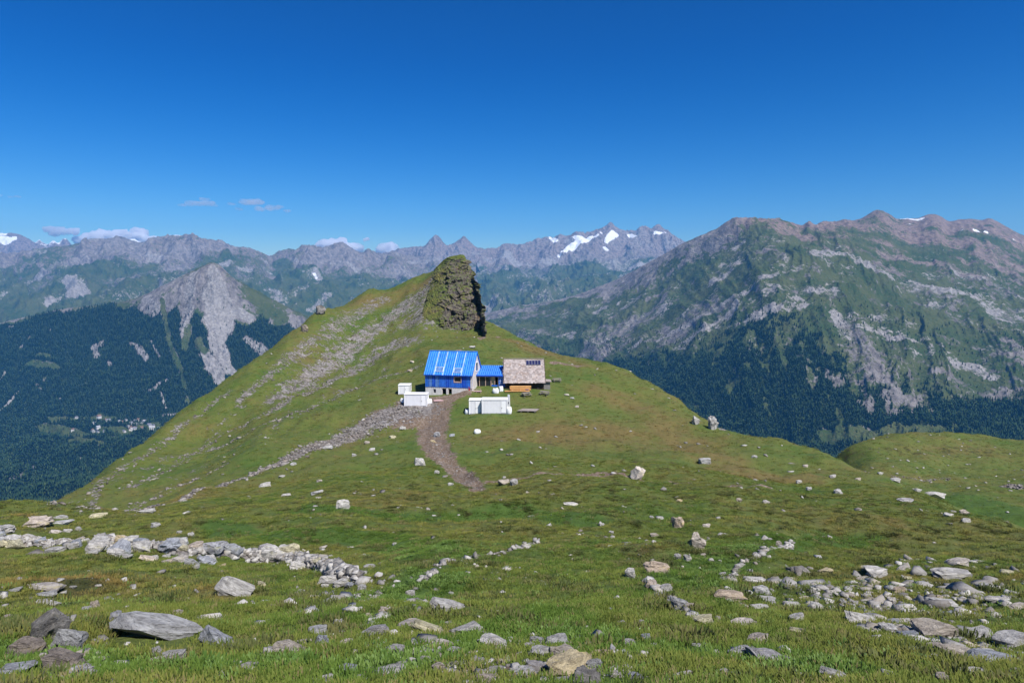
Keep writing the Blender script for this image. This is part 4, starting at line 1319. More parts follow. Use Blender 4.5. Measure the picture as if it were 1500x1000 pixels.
# the ones that can be told apart
U(78, 938, 56, 44, 's', 'gneiss_dark', -0.75, label='dark brown-grey slab tilted up in the near left rock cluster', seed=1, sink=0.15)
U(104, 955, 34, 36, 'b', 'gneiss', 0.35, label='pale rounded block leaning against the dark tilted slab at near left', seed=2, sink=0.12)
U(92, 985, 62, 38, 'r', 'gneiss_dark', label='crumbly dark grey rock below the leaning block at near left', seed=3)
U(40, 962, 44, 18, 'r', 'gneiss_dark', label='low dark rock with a deep shadow at the left of the near rock cluster', seed=4)
U(25, 990, 42, 18, 's', 'gneiss_blue', -0.08, label='flat slate-grey wedge of rock in the bottom left corner', seed=5)
U(122, 992, 40, 22, 'r', 'gneiss', label='rough grey stone at the right foot of the near left rock cluster', seed=6)
U(226, 940, 106, 34, 's', 'gneiss', 0.33, label='long lichen-covered slab sloping down to the right, largest rock at near left', seed=7, sink=0.12, yaw=0.1)
U(172, 912, 15, 17, 'b', 'gneiss_blue', label='round grey stone against the upper end of the long near slab', seed=1)
U(167, 926, 12, 12, 'b', 'gneiss_blue', label='small grey stone below the round stone at the long near slab', seed=3)
U(316, 948, 40, 28, 's', 'gneiss_blue', 0.6, label='pointed blue-grey wedge of rock right of the long near slab', seed=8)
U(255, 968, 26, 17, 'b', 'gneiss', label='pale grey block in the herbs below the long near slab', seed=4)
U(231, 960, 14, 13, 'b', 'gneiss', label='rounded grey stone left of the pale block below the long slab', seed=5)
U(229, 970, 19, 7, 's', 'gneiss_pale', label='flat white stone in front of the rounded stone below the long slab', seed=2)
U(345, 872, 56, 24, 's', 'gneiss', 0.28, label='pale split outcrop in brown turf under the stone band', seed=3)
U(66, 868, 44, 14, 's', 'gneiss', label='broad flat pale stone in the heath at far left', seed=9)
U(68, 875, 26, 9, 's', 'gneiss', label='smaller flat stone just below the broad pale one at far left', seed=8)
U(440, 950, 36, 17, 's', 'gneiss_brown', -0.15, label='rust-brown flat rock on top of an orange slab in the left foreground', seed=1)
U(424, 957, 42, 12, 's', 'gneiss_brown', label='orange slab under the rust-brown rock in the left foreground', seed=6)
U(466, 934, 24, 18, 'b', 'gneiss', label='grey block behind the rust-brown rock in the left foreground', seed=6)
U(472, 950, 16, 22, 'b', 'gneiss_blue', 0.3, label='upright blue-grey shard right of the rust-brown rock', seed=7)
U(548, 932, 44, 18, 's', 'gneiss_blue', -0.25, label='mottled grey-green slab beside the dry stone streak in the foreground', seed=4)
U(655, 896, 44, 17, 's', 'gneiss', 0.32, label='long grey rock lying alone in the middle foreground turf', seed=2)
U(626, 930, 42, 18, 's', 'gneiss_yellow', 0.42, label='thin yellowish sliver of rock slanting to the right in the foreground', seed=5)
U(595, 922, 30, 13, 's', 'gneiss', -0.3, label='pale pointed slab left of the yellowish sliver', seed=7)
U(682, 928, 38, 14, 's', 'gneiss', -0.15, label='flat pale grey slab right of the yellowish sliver', seed=8)
U(718, 952, 40, 25, 'b', 'gneiss_pale', label='large pale block standing clear left of the foreground rock heap', seed=8)
U(648, 951, 27, 15, 's', 'gneiss_pale', label='bluish-white flat stone in the middle foreground', seed=0)
U(642, 984, 18, 15, 'b', 'gneiss_brown', label='small tan cube of stone near the bottom middle', seed=9)
U(570, 990, 52, 18, 's', 'gneiss', -0.2, label='long low slab with a white stone on its end at the bottom', seed=1)
U(588, 976, 12, 9, 'b', 'gneiss_pale', label='small white stone resting on the end of the long low slab', seed=4)
U(710, 1004, 22, 22, 'b', 'gneiss', label='grey block at the bottom edge left of the rock heap', seed=2)
U(818, 948, 34, 22, 'b', 'gneiss', label='rounded grey boulder at the top of the foreground rock heap', seed=1)
U(786, 948, 18, 18, 'b', 'gneiss', label='small grey boulder at the upper left of the foreground rock heap', seed=2)
U(830, 968, 46, 24, 'b', 'gneiss_brown', label='pinkish boulder in the middle of the foreground rock heap', seed=5)
U(836, 990, 58, 26, 'b', 'gneiss_yellow', label='broad yellow-lichened boulder, biggest of the foreground rock heap', seed=7)
U(868, 985, 22, 22, 'b', 'gneiss', label='grey boulder at the right of the yellow-lichened one', seed=4)
U(860, 1006, 38, 30, 'r', 'gneiss_dark', label='dark hollowed boulder at the bottom right of the rock heap', seed=6)
U(792, 965, 32, 18, 'b', 'gneiss', label='pale boulder left of the pinkish one in the rock heap', seed=8)
U(792, 986, 42, 13, 's', 'gneiss_blue', 0.3, label='thin blue-grey slab sliding off the rock heap', seed=4)
U(880, 968, 34, 15, 'b', 'gneiss_brown', label='mottled low boulder right of the foreground rock heap', seed=3)
U(1020, 805, 24, 26, 'r', 'gneiss_brown', label='crumbling pale brown rock heap on the bank above the streambed', seed=2)
U(962, 838, 36, 18, 'r', 'gneiss_brown', label='reddish crumbled rock on the bank left of the streambed', seed=4)
U(1113, 944, 28, 20, 's', 'gneiss', -0.5, label='pointed grey rock standing in lush herbs at near right', seed=6)
U(1122, 970, 48, 20, 's', 'gneiss_blue', 0.2, label='long blue-grey slab breaking through lush herbs at near right', seed=9)
U(1068, 879, 42, 18, 's', 'gneiss_brown', label='hollow-sided grey outcrop at the left edge of the stony rise', seed=1)
U(1116, 870, 24, 13, 'b', 'gneiss_pale', label='bright white block at the left of the stony rise', seed=7)
U(1170, 841, 32, 13, 's', 'gneiss_dark', 0.2, label='dark-sided flat rock at the top left of the stony rise', seed=8)
U(1260, 914, 36, 15, 's', 'gneiss_pale', 0.25, label='white wedge with a dark end in the middle of the stony rise', seed=3)
U(1368, 934, 48, 20, 'b', 'gneiss_brown', label='cracked pinkish boulder in front of the stony rise at right', seed=0)
U(1433, 934, 42, 15, 's', 'gneiss', label='flat square-ended slab right of the cracked pinkish boulder', seed=5)
U(1402, 964, 54, 17, 's', 'gneiss_brown', 0.25, label='long pinkish slab tilting right in the near right corner', seed=2)
U(1455, 972, 64, 16, 's', 'gneiss_blue', label='broad low blue-grey slab in the near right corner', seed=1)
U(1483, 946, 54, 20, 's', 'gneiss', label='large grey slab at the right edge of the picture', seed=4)
U(1378, 1000, 18, 16, 'b', 'gneiss_brown', label='small tan stone at the bottom right beside red earth', seed=3)
U(1222, 995, 46, 16, 's', 'gneiss', 0.45, label='thin grey sliver slanting through the grass at the bottom right', seed=5)
U(1286, 845, 44, 15, 's', 'gneiss_pale', label='broad pale slab on the crest of the stony rise', seed=6)
U(1403, 830, 34, 12, 's', 'gneiss', -0.15, label='grey rock on the skyline of the stony rise at right', seed=7)
U(1394, 848, 54, 6, 's', 'gneiss', label='very long flat ledge of stone on the stony rise', seed=0)
U(502, 745, 20, 16, 'b', 'gneiss_pale', label='lone pale boulder on the green saddle left of the track', seed=2)
U(616, 683, 18, 11, 'b', 'gneiss_pale', 0.3, label='pale boulder just left of the dirt track', seed=5)
U(738, 710, 17, 9, 'b', 'gneiss_brown', label='tan boulder at the lower end of the dirt track', seed=6)
U(753, 711, 12, 9, 'b', 'gneiss', label='grey boulder touching the tan one at the track end', seed=3)
U(933, 702, 17, 19, 'b', 'gneiss_pale', 0.5, label='tall pale boulder beside the footpath on the dome', seed=8)
U(1032, 679, 16, 9, 'b', 'gneiss_pale', label='pale boulder on the right flank above the footpath', seed=4)
U(1370, 730, 30, 9, 's', 'gneiss_pale', label='long pale slab on the far right shoulder', seed=7)
U(836, 740, 20, 6, 's', 'gneiss_pale', label='thin flat slab in the saddle right of the track', seed=9)
U(992, 773, 18, 18, 'r', 'gneiss_brown', label='broken brown rock halfway down the right slope', seed=5)
U(1045, 630, 15, 19, 'r', 'gneiss', label='pale outcrop on the right skyline of the dome', seed=1)
U(1018, 622, 11, 12, 'r', 'gneiss', label='smaller outcrop left of the pale one on the dome skyline', seed=2)
U(470, 462, 15, 13, 'r', 'gneiss_dark', label='dark square outcrop on the left skyline of the ridge', seed=3, sink=0.3)
U(446, 486, 10, 10, 'r', 'gneiss_dark', label='small dark outcrop below the square one on the ridge skyline', seed=5)
U(692, 511, 10, 4, 's', 'gneiss_pale', label='white slab in the grass behind the blue house', seed=5)
U(57, 774, 36, 14, 'r', 'gneiss', label='grey outcrop with a dark side above the stone band at left', seed=7)
U(8, 781, 28, 13, 'r', 'gneiss', label='grey outcrop above the stone band at the left edge', seed=8)

# the rest, by where they lie
more = {
    ('in the left foreground heath', 'stones in the left foreground heath'):
        [(22, 867, 18, 6), (70, 886, 26, 8), (140, 894, 14, 15), (125, 896, 15, 8), (257, 902, 16, 10), (383, 860, 14, 8), (90, 760, 20, 6), (240, 897, 11, 7), (107, 862, 10, 4), (362, 982, 14, 13), (140, 943, 11, 7), (157, 945, 7, 6), (275, 878, 8, 4), (330, 905, 8, 7), (10, 908, 10, 8)],
    ('above the stone band at left', 'stones above the stone band'):
        [(92, 768, 26, 7), (81, 782, 15, 5), (99, 780, 12, 5), (115, 777, 10, 6), (228, 772, 13, 8), (280, 786, 10, 8), (143, 758, 26, 10), (213, 753, 26, 9), (262, 782, 8, 4), (22, 790, 14, 6), (465, 724, 18, 5), (388, 713, 16, 7), (420, 726, 14, 5)],
    ('in the turf right of the stone band', 'stones beside the stone band end'):
        [(530, 842, 15, 8), (541, 831, 18, 4), (601, 872, 13, 9), (530, 866, 14, 10), (440, 868, 12, 5), (462, 876, 12, 5), (505, 879, 14, 6), (490, 885, 12, 5), (455, 892, 14, 6), (548, 876, 10, 5), (428, 880, 9, 4), (476, 860, 12, 5), (560, 862, 8, 4), (540, 905, 9, 7), (562, 900, 13, 10), (496, 918, 14, 12), (506, 945, 18, 9), (490, 925, 13, 10)],
    ('in the middle foreground turf', 'stones in the middle foreground'):
        [(580, 957, 25, 14), (628, 957, 19, 10), (738, 955, 22, 9), (698, 972, 20, 10), (665, 958, 16, 12), (674, 946, 14, 8), (765, 992, 36, 13), (740, 975, 18, 10), (725, 985, 20, 9), (655, 914, 14, 5), (708, 930, 20, 6), (505, 972, 20, 9), (545, 975, 16, 9), (510, 985, 22, 12), (532, 998, 18, 9), (470, 1000, 30, 9), (775, 955, 16, 14), (888, 936, 10, 5), (895, 895, 8, 6), (905, 905, 10, 5), (770, 940, 12, 4), (826, 1002, 26, 12), (620, 995, 14, 6), (662, 870, 9, 4), (650, 990, 12, 6)],
    ('in the streambed at centre right', 'stones in the streambed'):
        [(923, 846, 15, 14), (992, 819, 11, 8), (1007, 822, 11, 11), (955, 862, 20, 14), (975, 866, 20, 10), (995, 892, 27, 16), (1030, 916, 26, 14), (966, 878, 12, 12), (1010, 890, 16, 8), (985, 880, 12, 8), (1012, 905, 14, 9), (1052, 910, 7, 9), (1098, 838, 10, 4), (1140, 800, 9, 9), (1083, 832, 14, 6), (1042, 822, 9, 5), (1030, 815, 10, 5), (1058, 843, 11, 5)],
    ('on the stony rise at right', 'stones on the stony rise'):
        [(1105, 853, 34, 7), (1117, 882, 34, 6), (1113, 895, 25, 9), (1159, 891, 25, 11), (1197, 895, 24, 14), (1168, 912, 21, 13), (1271, 836, 16, 8), (1321, 837, 17, 8), (1475, 840, 21, 8), (1444, 861, 26, 9), (1317, 869, 22, 10), (1376, 879, 12, 8), (1378, 889, 42, 8), (1461, 883, 34, 8), (1489, 893, 24, 9), (1245, 874, 13, 6), (1235, 887, 10, 11), (1277, 908, 25, 10), (1327, 913, 29, 9), (1301, 928, 26, 15), (1332, 935, 28, 10), (1407, 942, 15, 8), (1367, 952, 28, 11), (1365, 970, 24, 10), (1303, 978, 15, 5), (1310, 915, 18, 8), (1340, 940, 16, 6), (1350, 842, 16, 6), (1209, 840, 22, 5), (1262, 852, 14, 8), (1330, 849, 12, 6), (1205, 860, 16, 5), (1419, 845, 9, 6), (1230, 903, 10, 9), (1218, 900, 10, 7), (1138, 857, 14, 6), (1135, 849, 10, 5), (1305, 885, 12, 11), (1252, 888, 10, 9), (1270, 875, 12, 6), (1420, 882, 14, 4), (1390, 900, 18, 5), (1340, 954, 24, 6), (1400, 927, 8, 5), (1440, 950, 24, 5), (1486, 870, 14, 5), (1180, 876, 14, 4), (1225, 882, 8, 5)],
    ('in the lush herbs at bottom right', 'stones in the near right herbs'):
        [(1090, 946, 11, 9), (1085, 960, 30, 12), (921, 948, 17, 12), (946, 938, 12, 11), (1001, 994, 26, 11), (911, 966, 22, 12), (931, 994, 20, 9), (906, 992, 18, 9), (1170, 928, 25, 9), (1090, 919, 36, 8), (957, 948, 9, 7), (968, 970, 11, 9), (1060, 990, 12, 12), (1040, 995, 12, 10), (1098, 985, 16, 7), (1170, 990, 10, 5), (1488, 988, 18, 9), (1492, 1002, 30, 10), (1310, 992, 9, 5), (1425, 990, 30, 7), (1465, 985, 20, 6), (913, 915, 10, 6), (940, 915, 9, 7), (1020, 946, 12, 4)],
    ('on the dome and right flank', 'boulders on the right flank'):
        [(1228, 723, 12, 8), (1122, 738, 11, 6), (1389, 757, 13, 7), (1411, 754, 13, 7), (1415, 765, 12, 6), (1327, 735, 22, 7), (1257, 703, 9, 4), (1311, 706, 16, 6), (1105, 671, 9, 4), (1180, 684, 8, 4), (1220, 700, 10, 5), (1170, 708, 9, 6), (1185, 718, 8, 5), (1082, 735, 9, 5), (995, 736, 10, 5), (955, 760, 8, 5), (1060, 785, 16, 5), (1035, 772, 12, 5), (1345, 720, 12, 5), (880, 770, 9, 6), (895, 782, 8, 5), (1290, 695, 8, 4), (960, 785, 14, 5), (830, 580, 7, 3), (838, 585, 6, 3), (845, 597, 6, 3)],
    ('beside the rubble strip and track', 'boulders beside the rubble strip'):
        [(575, 642, 10, 6), (590, 630, 9, 5), (545, 660, 9, 4), (520, 668, 8, 4), (640, 694, 7, 5), (660, 712, 8, 4), (538, 650, 8, 4), (480, 658, 14, 6), (640, 640, 10, 7), (635, 648, 8, 4), (662, 640, 8, 4), (640, 574, 5, 3), (600, 545, 8, 4), (604, 532, 6, 3), (412, 700, 10, 4), (430, 682, 9, 4), (468, 706, 8, 4)],
}
ORD = ['leftmost', 'second', 'third', 'fourth', 'fifth', 'sixth', 'seventh', 'eighth', 'ninth', 'tenth', 'eleventh', 'twelfth', 'thirteenth', 'fourteenth', 'fifteenth', 'sixteenth', 'seventeenth', 'eighteenth', 'nineteenth', 'twentieth']
TINT = {'gneiss': 'grey', 'gneiss_pale': 'white', 'gneiss_blue': 'blue-grey', 'gneiss_brown': 'tan', 'gneiss_yellow': 'yellowish', 'gneiss_dark': 'dark'}
FORM = {'b': 'blocky', 's': 'flat', 'r': 'rough'}


def place_rocks(specs, noun, where, group, name, sink=0.30):
    """specs: (px, py, w, h, kind, mat, tilt); labels tell the look first, then the place from left to right among the like"""
    classes = {}
    for s_ in specs: classes.setdefault((s_[4], s_[5]), []).append(s_)
    for (kd, mt), lst in classes.items():
        lst.sort(key=lambda s_: s_[0])
        for i, s_ in enumerate(lst):
            look = f'{TINT[mt]} {FORM[kd]} {noun}'
            lab = f'only {look} {where}' if len(lst) == 1 else (f'leftmost {look} {where}' if i == 0 else f'{ORD[min(i, 19)]} {look} from the left {where}')
            rock(*s_[:4], kd, mt, s_[6], name=name, label=lab, group=group, sink=sink)


for (where, grp), lst in more.items():
    specs = []
    for (px, py, w, h) in lst:
        mt = random.choices(['gneiss', 'gneiss_pale', 'gneiss_blue', 'gneiss_brown', 'gneiss_yellow'], [5, 3, 1, 1, 1])[0]
        specs.append((px, py, w, h, 's' if w > 1.9 * h else random.choice('br'), mt, random.uniform(-0.15, 0.15)))
    place_rocks(specs, 'stone', where, grp, 'stone')

# the long stone band: the biggest of its stones
band_px = [(-10, 797, 9), (60, 801, 10), (120, 803, 13), (180, 806, 16), (240, 812, 18), (300, 819, 18), (360, 821, 17), (420, 823, 21), (462, 834, 16), (498, 848, 15), (522, 852, 8)]
bx = [b[0] for b in band_px]
specs = []
for i in range(68):
    px = random.uniform(-8, 522); yc = np.interp(px, bx, [b[1] for b in band_px]); hw = np.interp(px, bx, [b[2] for b in band_px])
    py = yc + random.uniform(-0.85, 0.95) * hw
    w = random.uniform(11, 25) if i < 45 else random.uniform(24, 34)
    specs.append((px, py, w, w * random.uniform(0.4, 0.65), random.choice('bbrs'), random.choice(['gneiss', 'gneiss', 'gneiss_pale', 'gneiss_pale', 'gneiss_yellow', 'gneiss_blue']), random.uniform(-0.3, 0.3)))
place_rocks(specs, 'boulder', 'in the long stone band at left', 'boulders of the long stone band', 'boulder', 0.2)

# smaller stones: one mass each
PROTO = []
for k in range(12):
    me = rock_mesh(300 + k, 'block', 0, 0, 11)
    me.calc_loop_triangles()
    V = np.array([v_.co[:] for v_ in me.vertices]); T = np.array([t_.vertices[:] for t_ in me.loop_triangles]); PROTO.append((V, T))
    bpy.data.meshes.remove(me)


def stones(name, pos, size, mat, label, flat=0.55, sink=0.22):
    VV = []; FF = []; base = 0
    k = rng.integers(0, len(PROTO), len(pos))
    for j in range(len(PROTO)):
        sel = np.nonzero(k == j)[0]
        if not len(sel): continue
        V, T = PROTO[j]
        a = rng.uniform(0, 6.283, len(sel)); s_ = size[sel]
        sx = s_ * rng.uniform(0.8, 1.4, len(sel)); sy = s_ * rng.uniform(0.6, 1.0, len(sel)); sz = s_ * flat * rng.uniform(0.6, 1.3, len(sel))
        t1 = rng.normal(0, 0.22, len(sel))
        x = V[None, :, 0] * sx[:, None]; y = V[None, :, 1] * sy[:, None]; z = V[None, :, 2] * sz[:, None]
        x, z = x * np.cos(t1)[:, None] - z * np.sin(t1)[:, None], x * np.sin(t1)[:, None] + z * np.cos(t1)[:, None]
        X = x * np.cos(a)[:, None] - y * np.sin(a)[:, None] + pos[sel, 0][:, None]
        Y = x * np.sin(a)[:, None] + y * np.cos(a)[:, None] + pos[sel, 1][:, None]
        Z = z + pos[sel, 2][:, None] + (sz * (0.5 - sink))[:, None]
        VV.append(np.stack([X, Y, Z], -1).reshape(-1, 3))
        FF.append((T[None] + (np.arange(len(sel)) * len(V))[:, None, None]).reshape(-1, 3) + base)
        base += len(sel) * len(V)
    return tag(link(name, tri_mesh(name, np.concatenate(VV), np.concatenate(FF)), mat), label, 'stones', kind='stuff')


def along(line, n, spread=1.0):
    """random spots along a ground line (x, y, half width)"""
    L = np.array(line); seg = np.hypot(np.diff(L[:, 0]), np.diff(L[:, 1])); c = np.r_[0, np.cumsum(seg)]
    t = rng.uniform(0, c[-1], n)
    x = np.interp(t, c, L[:, 0]); y = np.interp(t, c, L[:, 1]); w = np.interp(t, c, L[:, 2])
    k = np.clip(np.searchsorted(c, t) - 1, 0, len(seg) - 1)
    nx = -np.diff(L[:, 1])[k] / seg[k]; ny = np.diff(L[:, 0])[k] / seg[k]
    o = rng.normal(0, 0.5, n) * w * spread
    return x + nx * o, y + ny * o


def at_ground(x, y):
    return np.stack([x, y, ground_z(x, y)], 1)


x, y = along(BAND, 3000, 0.95)
stones('band_rubble', at_ground(x, y), rng.uniform(0.10, 0.34, len(x)), 'loose_stone', 'smaller rubble filling the gaps of the long stone band', 0.7)
x, y = along(RUBBLE, 2600, 1.2)
x2, y2 = along(TRACK, 900, 1.0)
stones('track_rubble', at_ground(np.r_[x, x2], np.r_[y, y2]), np.r_[rng.gamma(2.0, 0.09, len(x)) + 0.10, rng.gamma(2.0, 0.04, len(x2)) + 0.05], 'scree_stone', 'grey rubble strip and gravel along the dirt track')
xs = []; ys = []; zs = []
for pts, k in SCREES:
    gl = ground_line(pts)
    n = int(260 + 60 * np.mean([g[2] for g in gl]) * len(gl) * 0.35)
    x, y = along(gl, n, 2.0); xs.append(x); ys.append(y); zs.append(rng.gamma(1.6, 0.12, n) + 0.08)
xs, ys, zs = map(np.concatenate, (xs, ys, zs))
stones('scree_stones', at_ground(xs, ys), np.minimum(zs, 0.9), 'scree_stone', 'loose grey scree stones streaking down the left flank')
# foreground and hillside scatter
n = 9000
th = rng.uniform(-0.70, 0.70, n); r = np.exp(rng.uniform(math.log(5.0), math.log(230), n))
x = r * np.sin(th); y = r * np.cos(th)
cl = fbm2(x / 6.0, y / 6.0, 3, 401) + 0.6 * fbm2(x / 25.0, y / 25.0, 2, 402)
px_ = 750 + 1000 * x / y
wgt = 0.10 + 1.2 * smooth(0.0, 0.5, cl) + 0.8 * smooth(1000, 1200, px_) * smooth(10, 16, r) * (1 - smooth(26, 32, r)) + 0.5 * smooth(450, 600, px_) * (1 - smooth(900, 1000, px_)) * (1 - smooth(9, 14, r))
wgt *= np.where((r > 40), 0.45, 1.0)
wgt += 0.5 * smooth(1180, 1260, px_) * smooth(140, 160, r)
keep = rng.random(n) < np.clip(wgt, 0, 1)
keep &= ~((np.abs(x + 5) < 17) & (np.abs(y - 143) < 9))
x, y, r = x[keep], y[keep], r[keep]
for pts, k in (([(770, 935, 22), (820, 960, 40), (850, 990, 46), (760, 1000, 40)], 420), ([(560, 930, 30), (640, 945, 36), (700, 975, 40), (600, 985, 40)], 420), ([(1150, 860, 24), (1300, 870, 34), (1480, 880, 40)], 620), ([(1290, 920, 26), (1380, 945, 34), (1490, 965, 34)], 520),
               ([(900, 960, 24), (930, 990, 24)], 120), ([(1080, 955, 20), (1130, 970, 24)], 110), ([(450, 870, 26), (530, 880, 26), (560, 905, 24)], 260), ([(60, 960, 40), (110, 990, 40)], 120), ([(330, 950, 16), (480, 945, 22)], 150)):
    x_, y_ = along(ground_line(pts), k, 2.2 if pts[0][1] > 900 else 5.5)
    x = np.r_[x, x_]; y = np.r_[y, y_]; r = np.r_[r, np.hypot(x_, y_) * 1.25]
stones('scattered_stones', at_ground(x, y), np.clip(rng.gamma(1.5, 0.0034, len(x)) * r + 0.02, 0.03, 0.7), 'loose_stone', 'small pale stones sprinkled through the alpine turf', 0.42, 0.30)
xs = []; ys = []
for pts in ([(785, 792, 3), (765, 802, 3), (730, 811, 3), (680, 818, 3), (640, 832, 4), (620, 850, 4)], [(945, 850, 6), (965, 868, 6), (1000, 890, 7), (1035, 915, 7)], [(1160, 795, 3), (1110, 815, 3), (1080, 832, 3), (1060, 850, 3)],
            [(560, 895, 8), (530, 925, 12), (470, 940, 10), (380, 965, 8), (330, 995, 8)]):
    x, y = along(ground_line(pts), 130, 0.9); xs.append(x); ys.append(y)
xs = np.concatenate(xs); ys = np.concatenate(ys)
stones('streambed_stones', at_ground(xs, ys), np.minimum(rng.gamma(2.0, 0.0030, len(xs)) * ys + 0.04, 0.30), 'loose_stone', 'pale cobbles in the dry stream lines', 0.5)

# ------------------------------------------------------------------ the buildings
HX = lambda px, Y: (px - 750) / 1000.0 * Y * 1.003


def build_blue_house():
    t = tag(empty('blue_wrapped_house', (HX(656.5, 140), 140.0, -22.85), math.radians(-13)), 'steep-roofed house wrapped in blue sheeting on a concrete basement', 'house')
    W, D = 5.05, 7.0
    EZ, RZ, BZ = 4.95, 9.15, 2.15
    doors = [(-1.45, -0.50, 0.12, 1.9), (-0.10, 0.72, 0.05, 1.9)]
    part('basement_wall', 'plaster', t, lambda bm: wall_holes(bm, -W, W, -1.6, BZ, 0.0, 0.3, doors + [(-3.35, -2.75, 0.85, 1.7)]))
    box('side_wall', 'plaster', t, -W, -W + 0.3, 0.302, D, -1.6, BZ)
    box('side_wall', 'plaster', t, W - 0.3, W, 0.302, D, -1.6, BZ)
    box('floor', 'interior_shade', t, -W + 0.31, W - 0.31, 0.31, D - 0.1, -0.3, 0.0)
    box('ceiling', 'interior_shade', t, -W + 0.31, W - 0.31, 0.31, D - 0.1, BZ - 0.2, BZ - 0.02)
    window(t, -3.35, -2.75, 0.85, 1.7, 0.14, 'seam_grey', False)
    for (a, b, c, d) in doors:
        f = part('door_frame', 'frame_pale', t, lambda bm: (bm_box(bm, a, a + 0.07, 0.1, 0.2, c, d), bm_box(bm, b - 0.07, b, 0.1, 0.2, c, d), bm_box(bm, a + 0.07, b - 0.07, 0.102, 0.198, d - 0.07, d)))
        box('door_leaf', 'dark_steel', f, a + 0.07, a + 0.12, 0.2, 0.95, c, d - 0.08)
    # blue storey: sheets between battens
    win = (1.30, 2.70, 3.35, 4.40)
    part('upper_wall', 'membrane_deep', t, lambda bm: wall_holes(bm, -W - 0.04, W + 0.02, BZ, EZ + 0.1, -0.06, 0.2, [win]))
    edges = [-5.0, -4.3, -3.5, -2.9, -2.1, -1.4, -0.6, 0.3, 1.15]
    mats = ['membrane', 'membrane_pale', 'membrane_deep', 'membrane_pale', 'membrane', 'membrane', 'membrane_deep', 'membrane']
    for k in range(8):
        box('sheet', mats[k], t, edges[k] + 0.02, edges[k + 1] - 0.02, -0.085, -0.062, BZ + 0.02 + 0.03 * (k % 3), EZ - 0.06)
    for (a, b, c, d, mt) in [(1.17, 2.83, BZ + 0.02, 3.2, 'membrane'), (2.85, 3.9, BZ + 0.03, EZ - 0.06, 'membrane_deep'), (3.92, 4.75, BZ + 0.02, EZ - 0.06, 'membrane')]:
        box('sheet', mt, t, a, b, -0.085, -0.062, c, d)
    xb = -5.0
    while xb < 4.9:
        z1 = EZ - 0.08
        if win[0] - 0.15 < xb < win[1] + 0.15: z1 = win[2] - 0.15
        box('batten', 'batten_blue', t, xb, xb + 0.06, -0.125, -0.087, BZ - 0.02, z1)
        xb += random.choice([0.36, 0.42, 0.5])
    wn_ = window(t, win[0], win[1], win[2], win[3], 0.0, 'frame_wood', False)
    part('window_surround', 'frame_wood', t, lambda bm: (bm_box(bm, win[0] - 0.14, win[0], -0.15, -0.04, win[2] - 0.16, win[3]), bm_box(bm, win[1], win[1] + 0.14, -0.15, -0.04, win[2] - 0.16, win[3]), bm_box(bm, win[0], win[1], -0.148, -0.042, win[2] - 0.16, win[2])))
    box('corner_board', 'frame_pale', t, W - 0.28, W + 0.06, -0.13, -0.062, BZ - 0.1, EZ - 0.05, label='pinkish unclad corner board')
    # gables
    for sx in (-1, 1):
        part('gable_wall', 'membrane' if sx < 0 else 'frame_pale', t, lambda bm: bm_prism(bm, [(0.2, BZ), (D, BZ), (D, EZ), (D / 2, RZ - 0.12), (0.2, EZ)], 0, sx * W - 0.2 * (sx > 0), sx * W + 0.2 * (sx < 0)))
    gw = part('gable_window', 'white_paint', t, lambda bm: (bm_box(bm, W + 0.002, W + 0.1, 2.6, 2.75, 5.2, 7.2), bm_box(bm, W + 0.002, W + 0.1, 4.2, 4.35, 5.2, 7.2), bm_box(bm, W + 0.004, W + 0.098, 2.75, 4.2, 7.05, 7.2), bm_box(bm, W + 0.004, W + 0.098, 2.75, 4.2, 5.2, 5.35)))
    box('pane', 'glass_dark', gw, W + 0.003, W + 0.04, 2.75, 4.2, 5.35, 7.05)
    part('back_wall', 'membrane_deep', t, lambda bm: bm_box(bm, -W + 0.21, W - 0.21, D - 0.2, D, BZ, EZ))
    # roof: two slopes with sheets, ribs, white tapes and skylights
    oh = 0.30
    sl = (RZ - EZ) / (D / 2)
    RX = W + 0.22

    def rp(x, s, lift):
        """point on the front slope: s metres in from the front wall"""
        nrm = math.hypot(1, sl)
        return (x, s - lift * sl / nrm, EZ + s * sl + lift / nrm)

    for side in (0, 1):
        pol = [(-oh, EZ - oh * sl), (D / 2, RZ), (D / 2, RZ + 0.22), (-oh - 0.04, EZ - oh * sl + 0.2)]
        if side: pol = [(D - a, b) for a, b in pol]
        part('roof', 'roof_blue', t, lambda bm: bm_prism(bm, pol, 0, -RX, RX))
    nm = 0.24 * math.cos(math.atan(sl)) 
    roof_parent = t

    def strip(name, mat, xa, xb_, s0, s1, w, lift):
        def fn(bm):
            bm_bar(bm, rp(xa, s0, lift), rp(xb_, s1, lift), w, 0.05)
        return part(name, mat, roof_parent, fn)
    base_l = 0.14 * 1.0 + 0.02
    x = -RX + 0.15
    while x < RX - 0.1:
        strip('roof_rib', 'rib_blue', x, x, -oh + 0.02, D / 2 - 0.03, 0.13, base_l)
        x += 0.46
    for x in (-3.05, -1.15, 0.95, 2.85):
        strip('roof_tape', 'tape_white', x, x, -oh + 0.02, D / 2 - 0.03, 0.11, base_l + 0.025)
    for z in (0.5, 1.4, 2.3, 3.1):
        strip('roof_lath', 'rib_blue', -RX + 0.05, RX - 0.05, z, z, 0.05, base_l + 0.006)
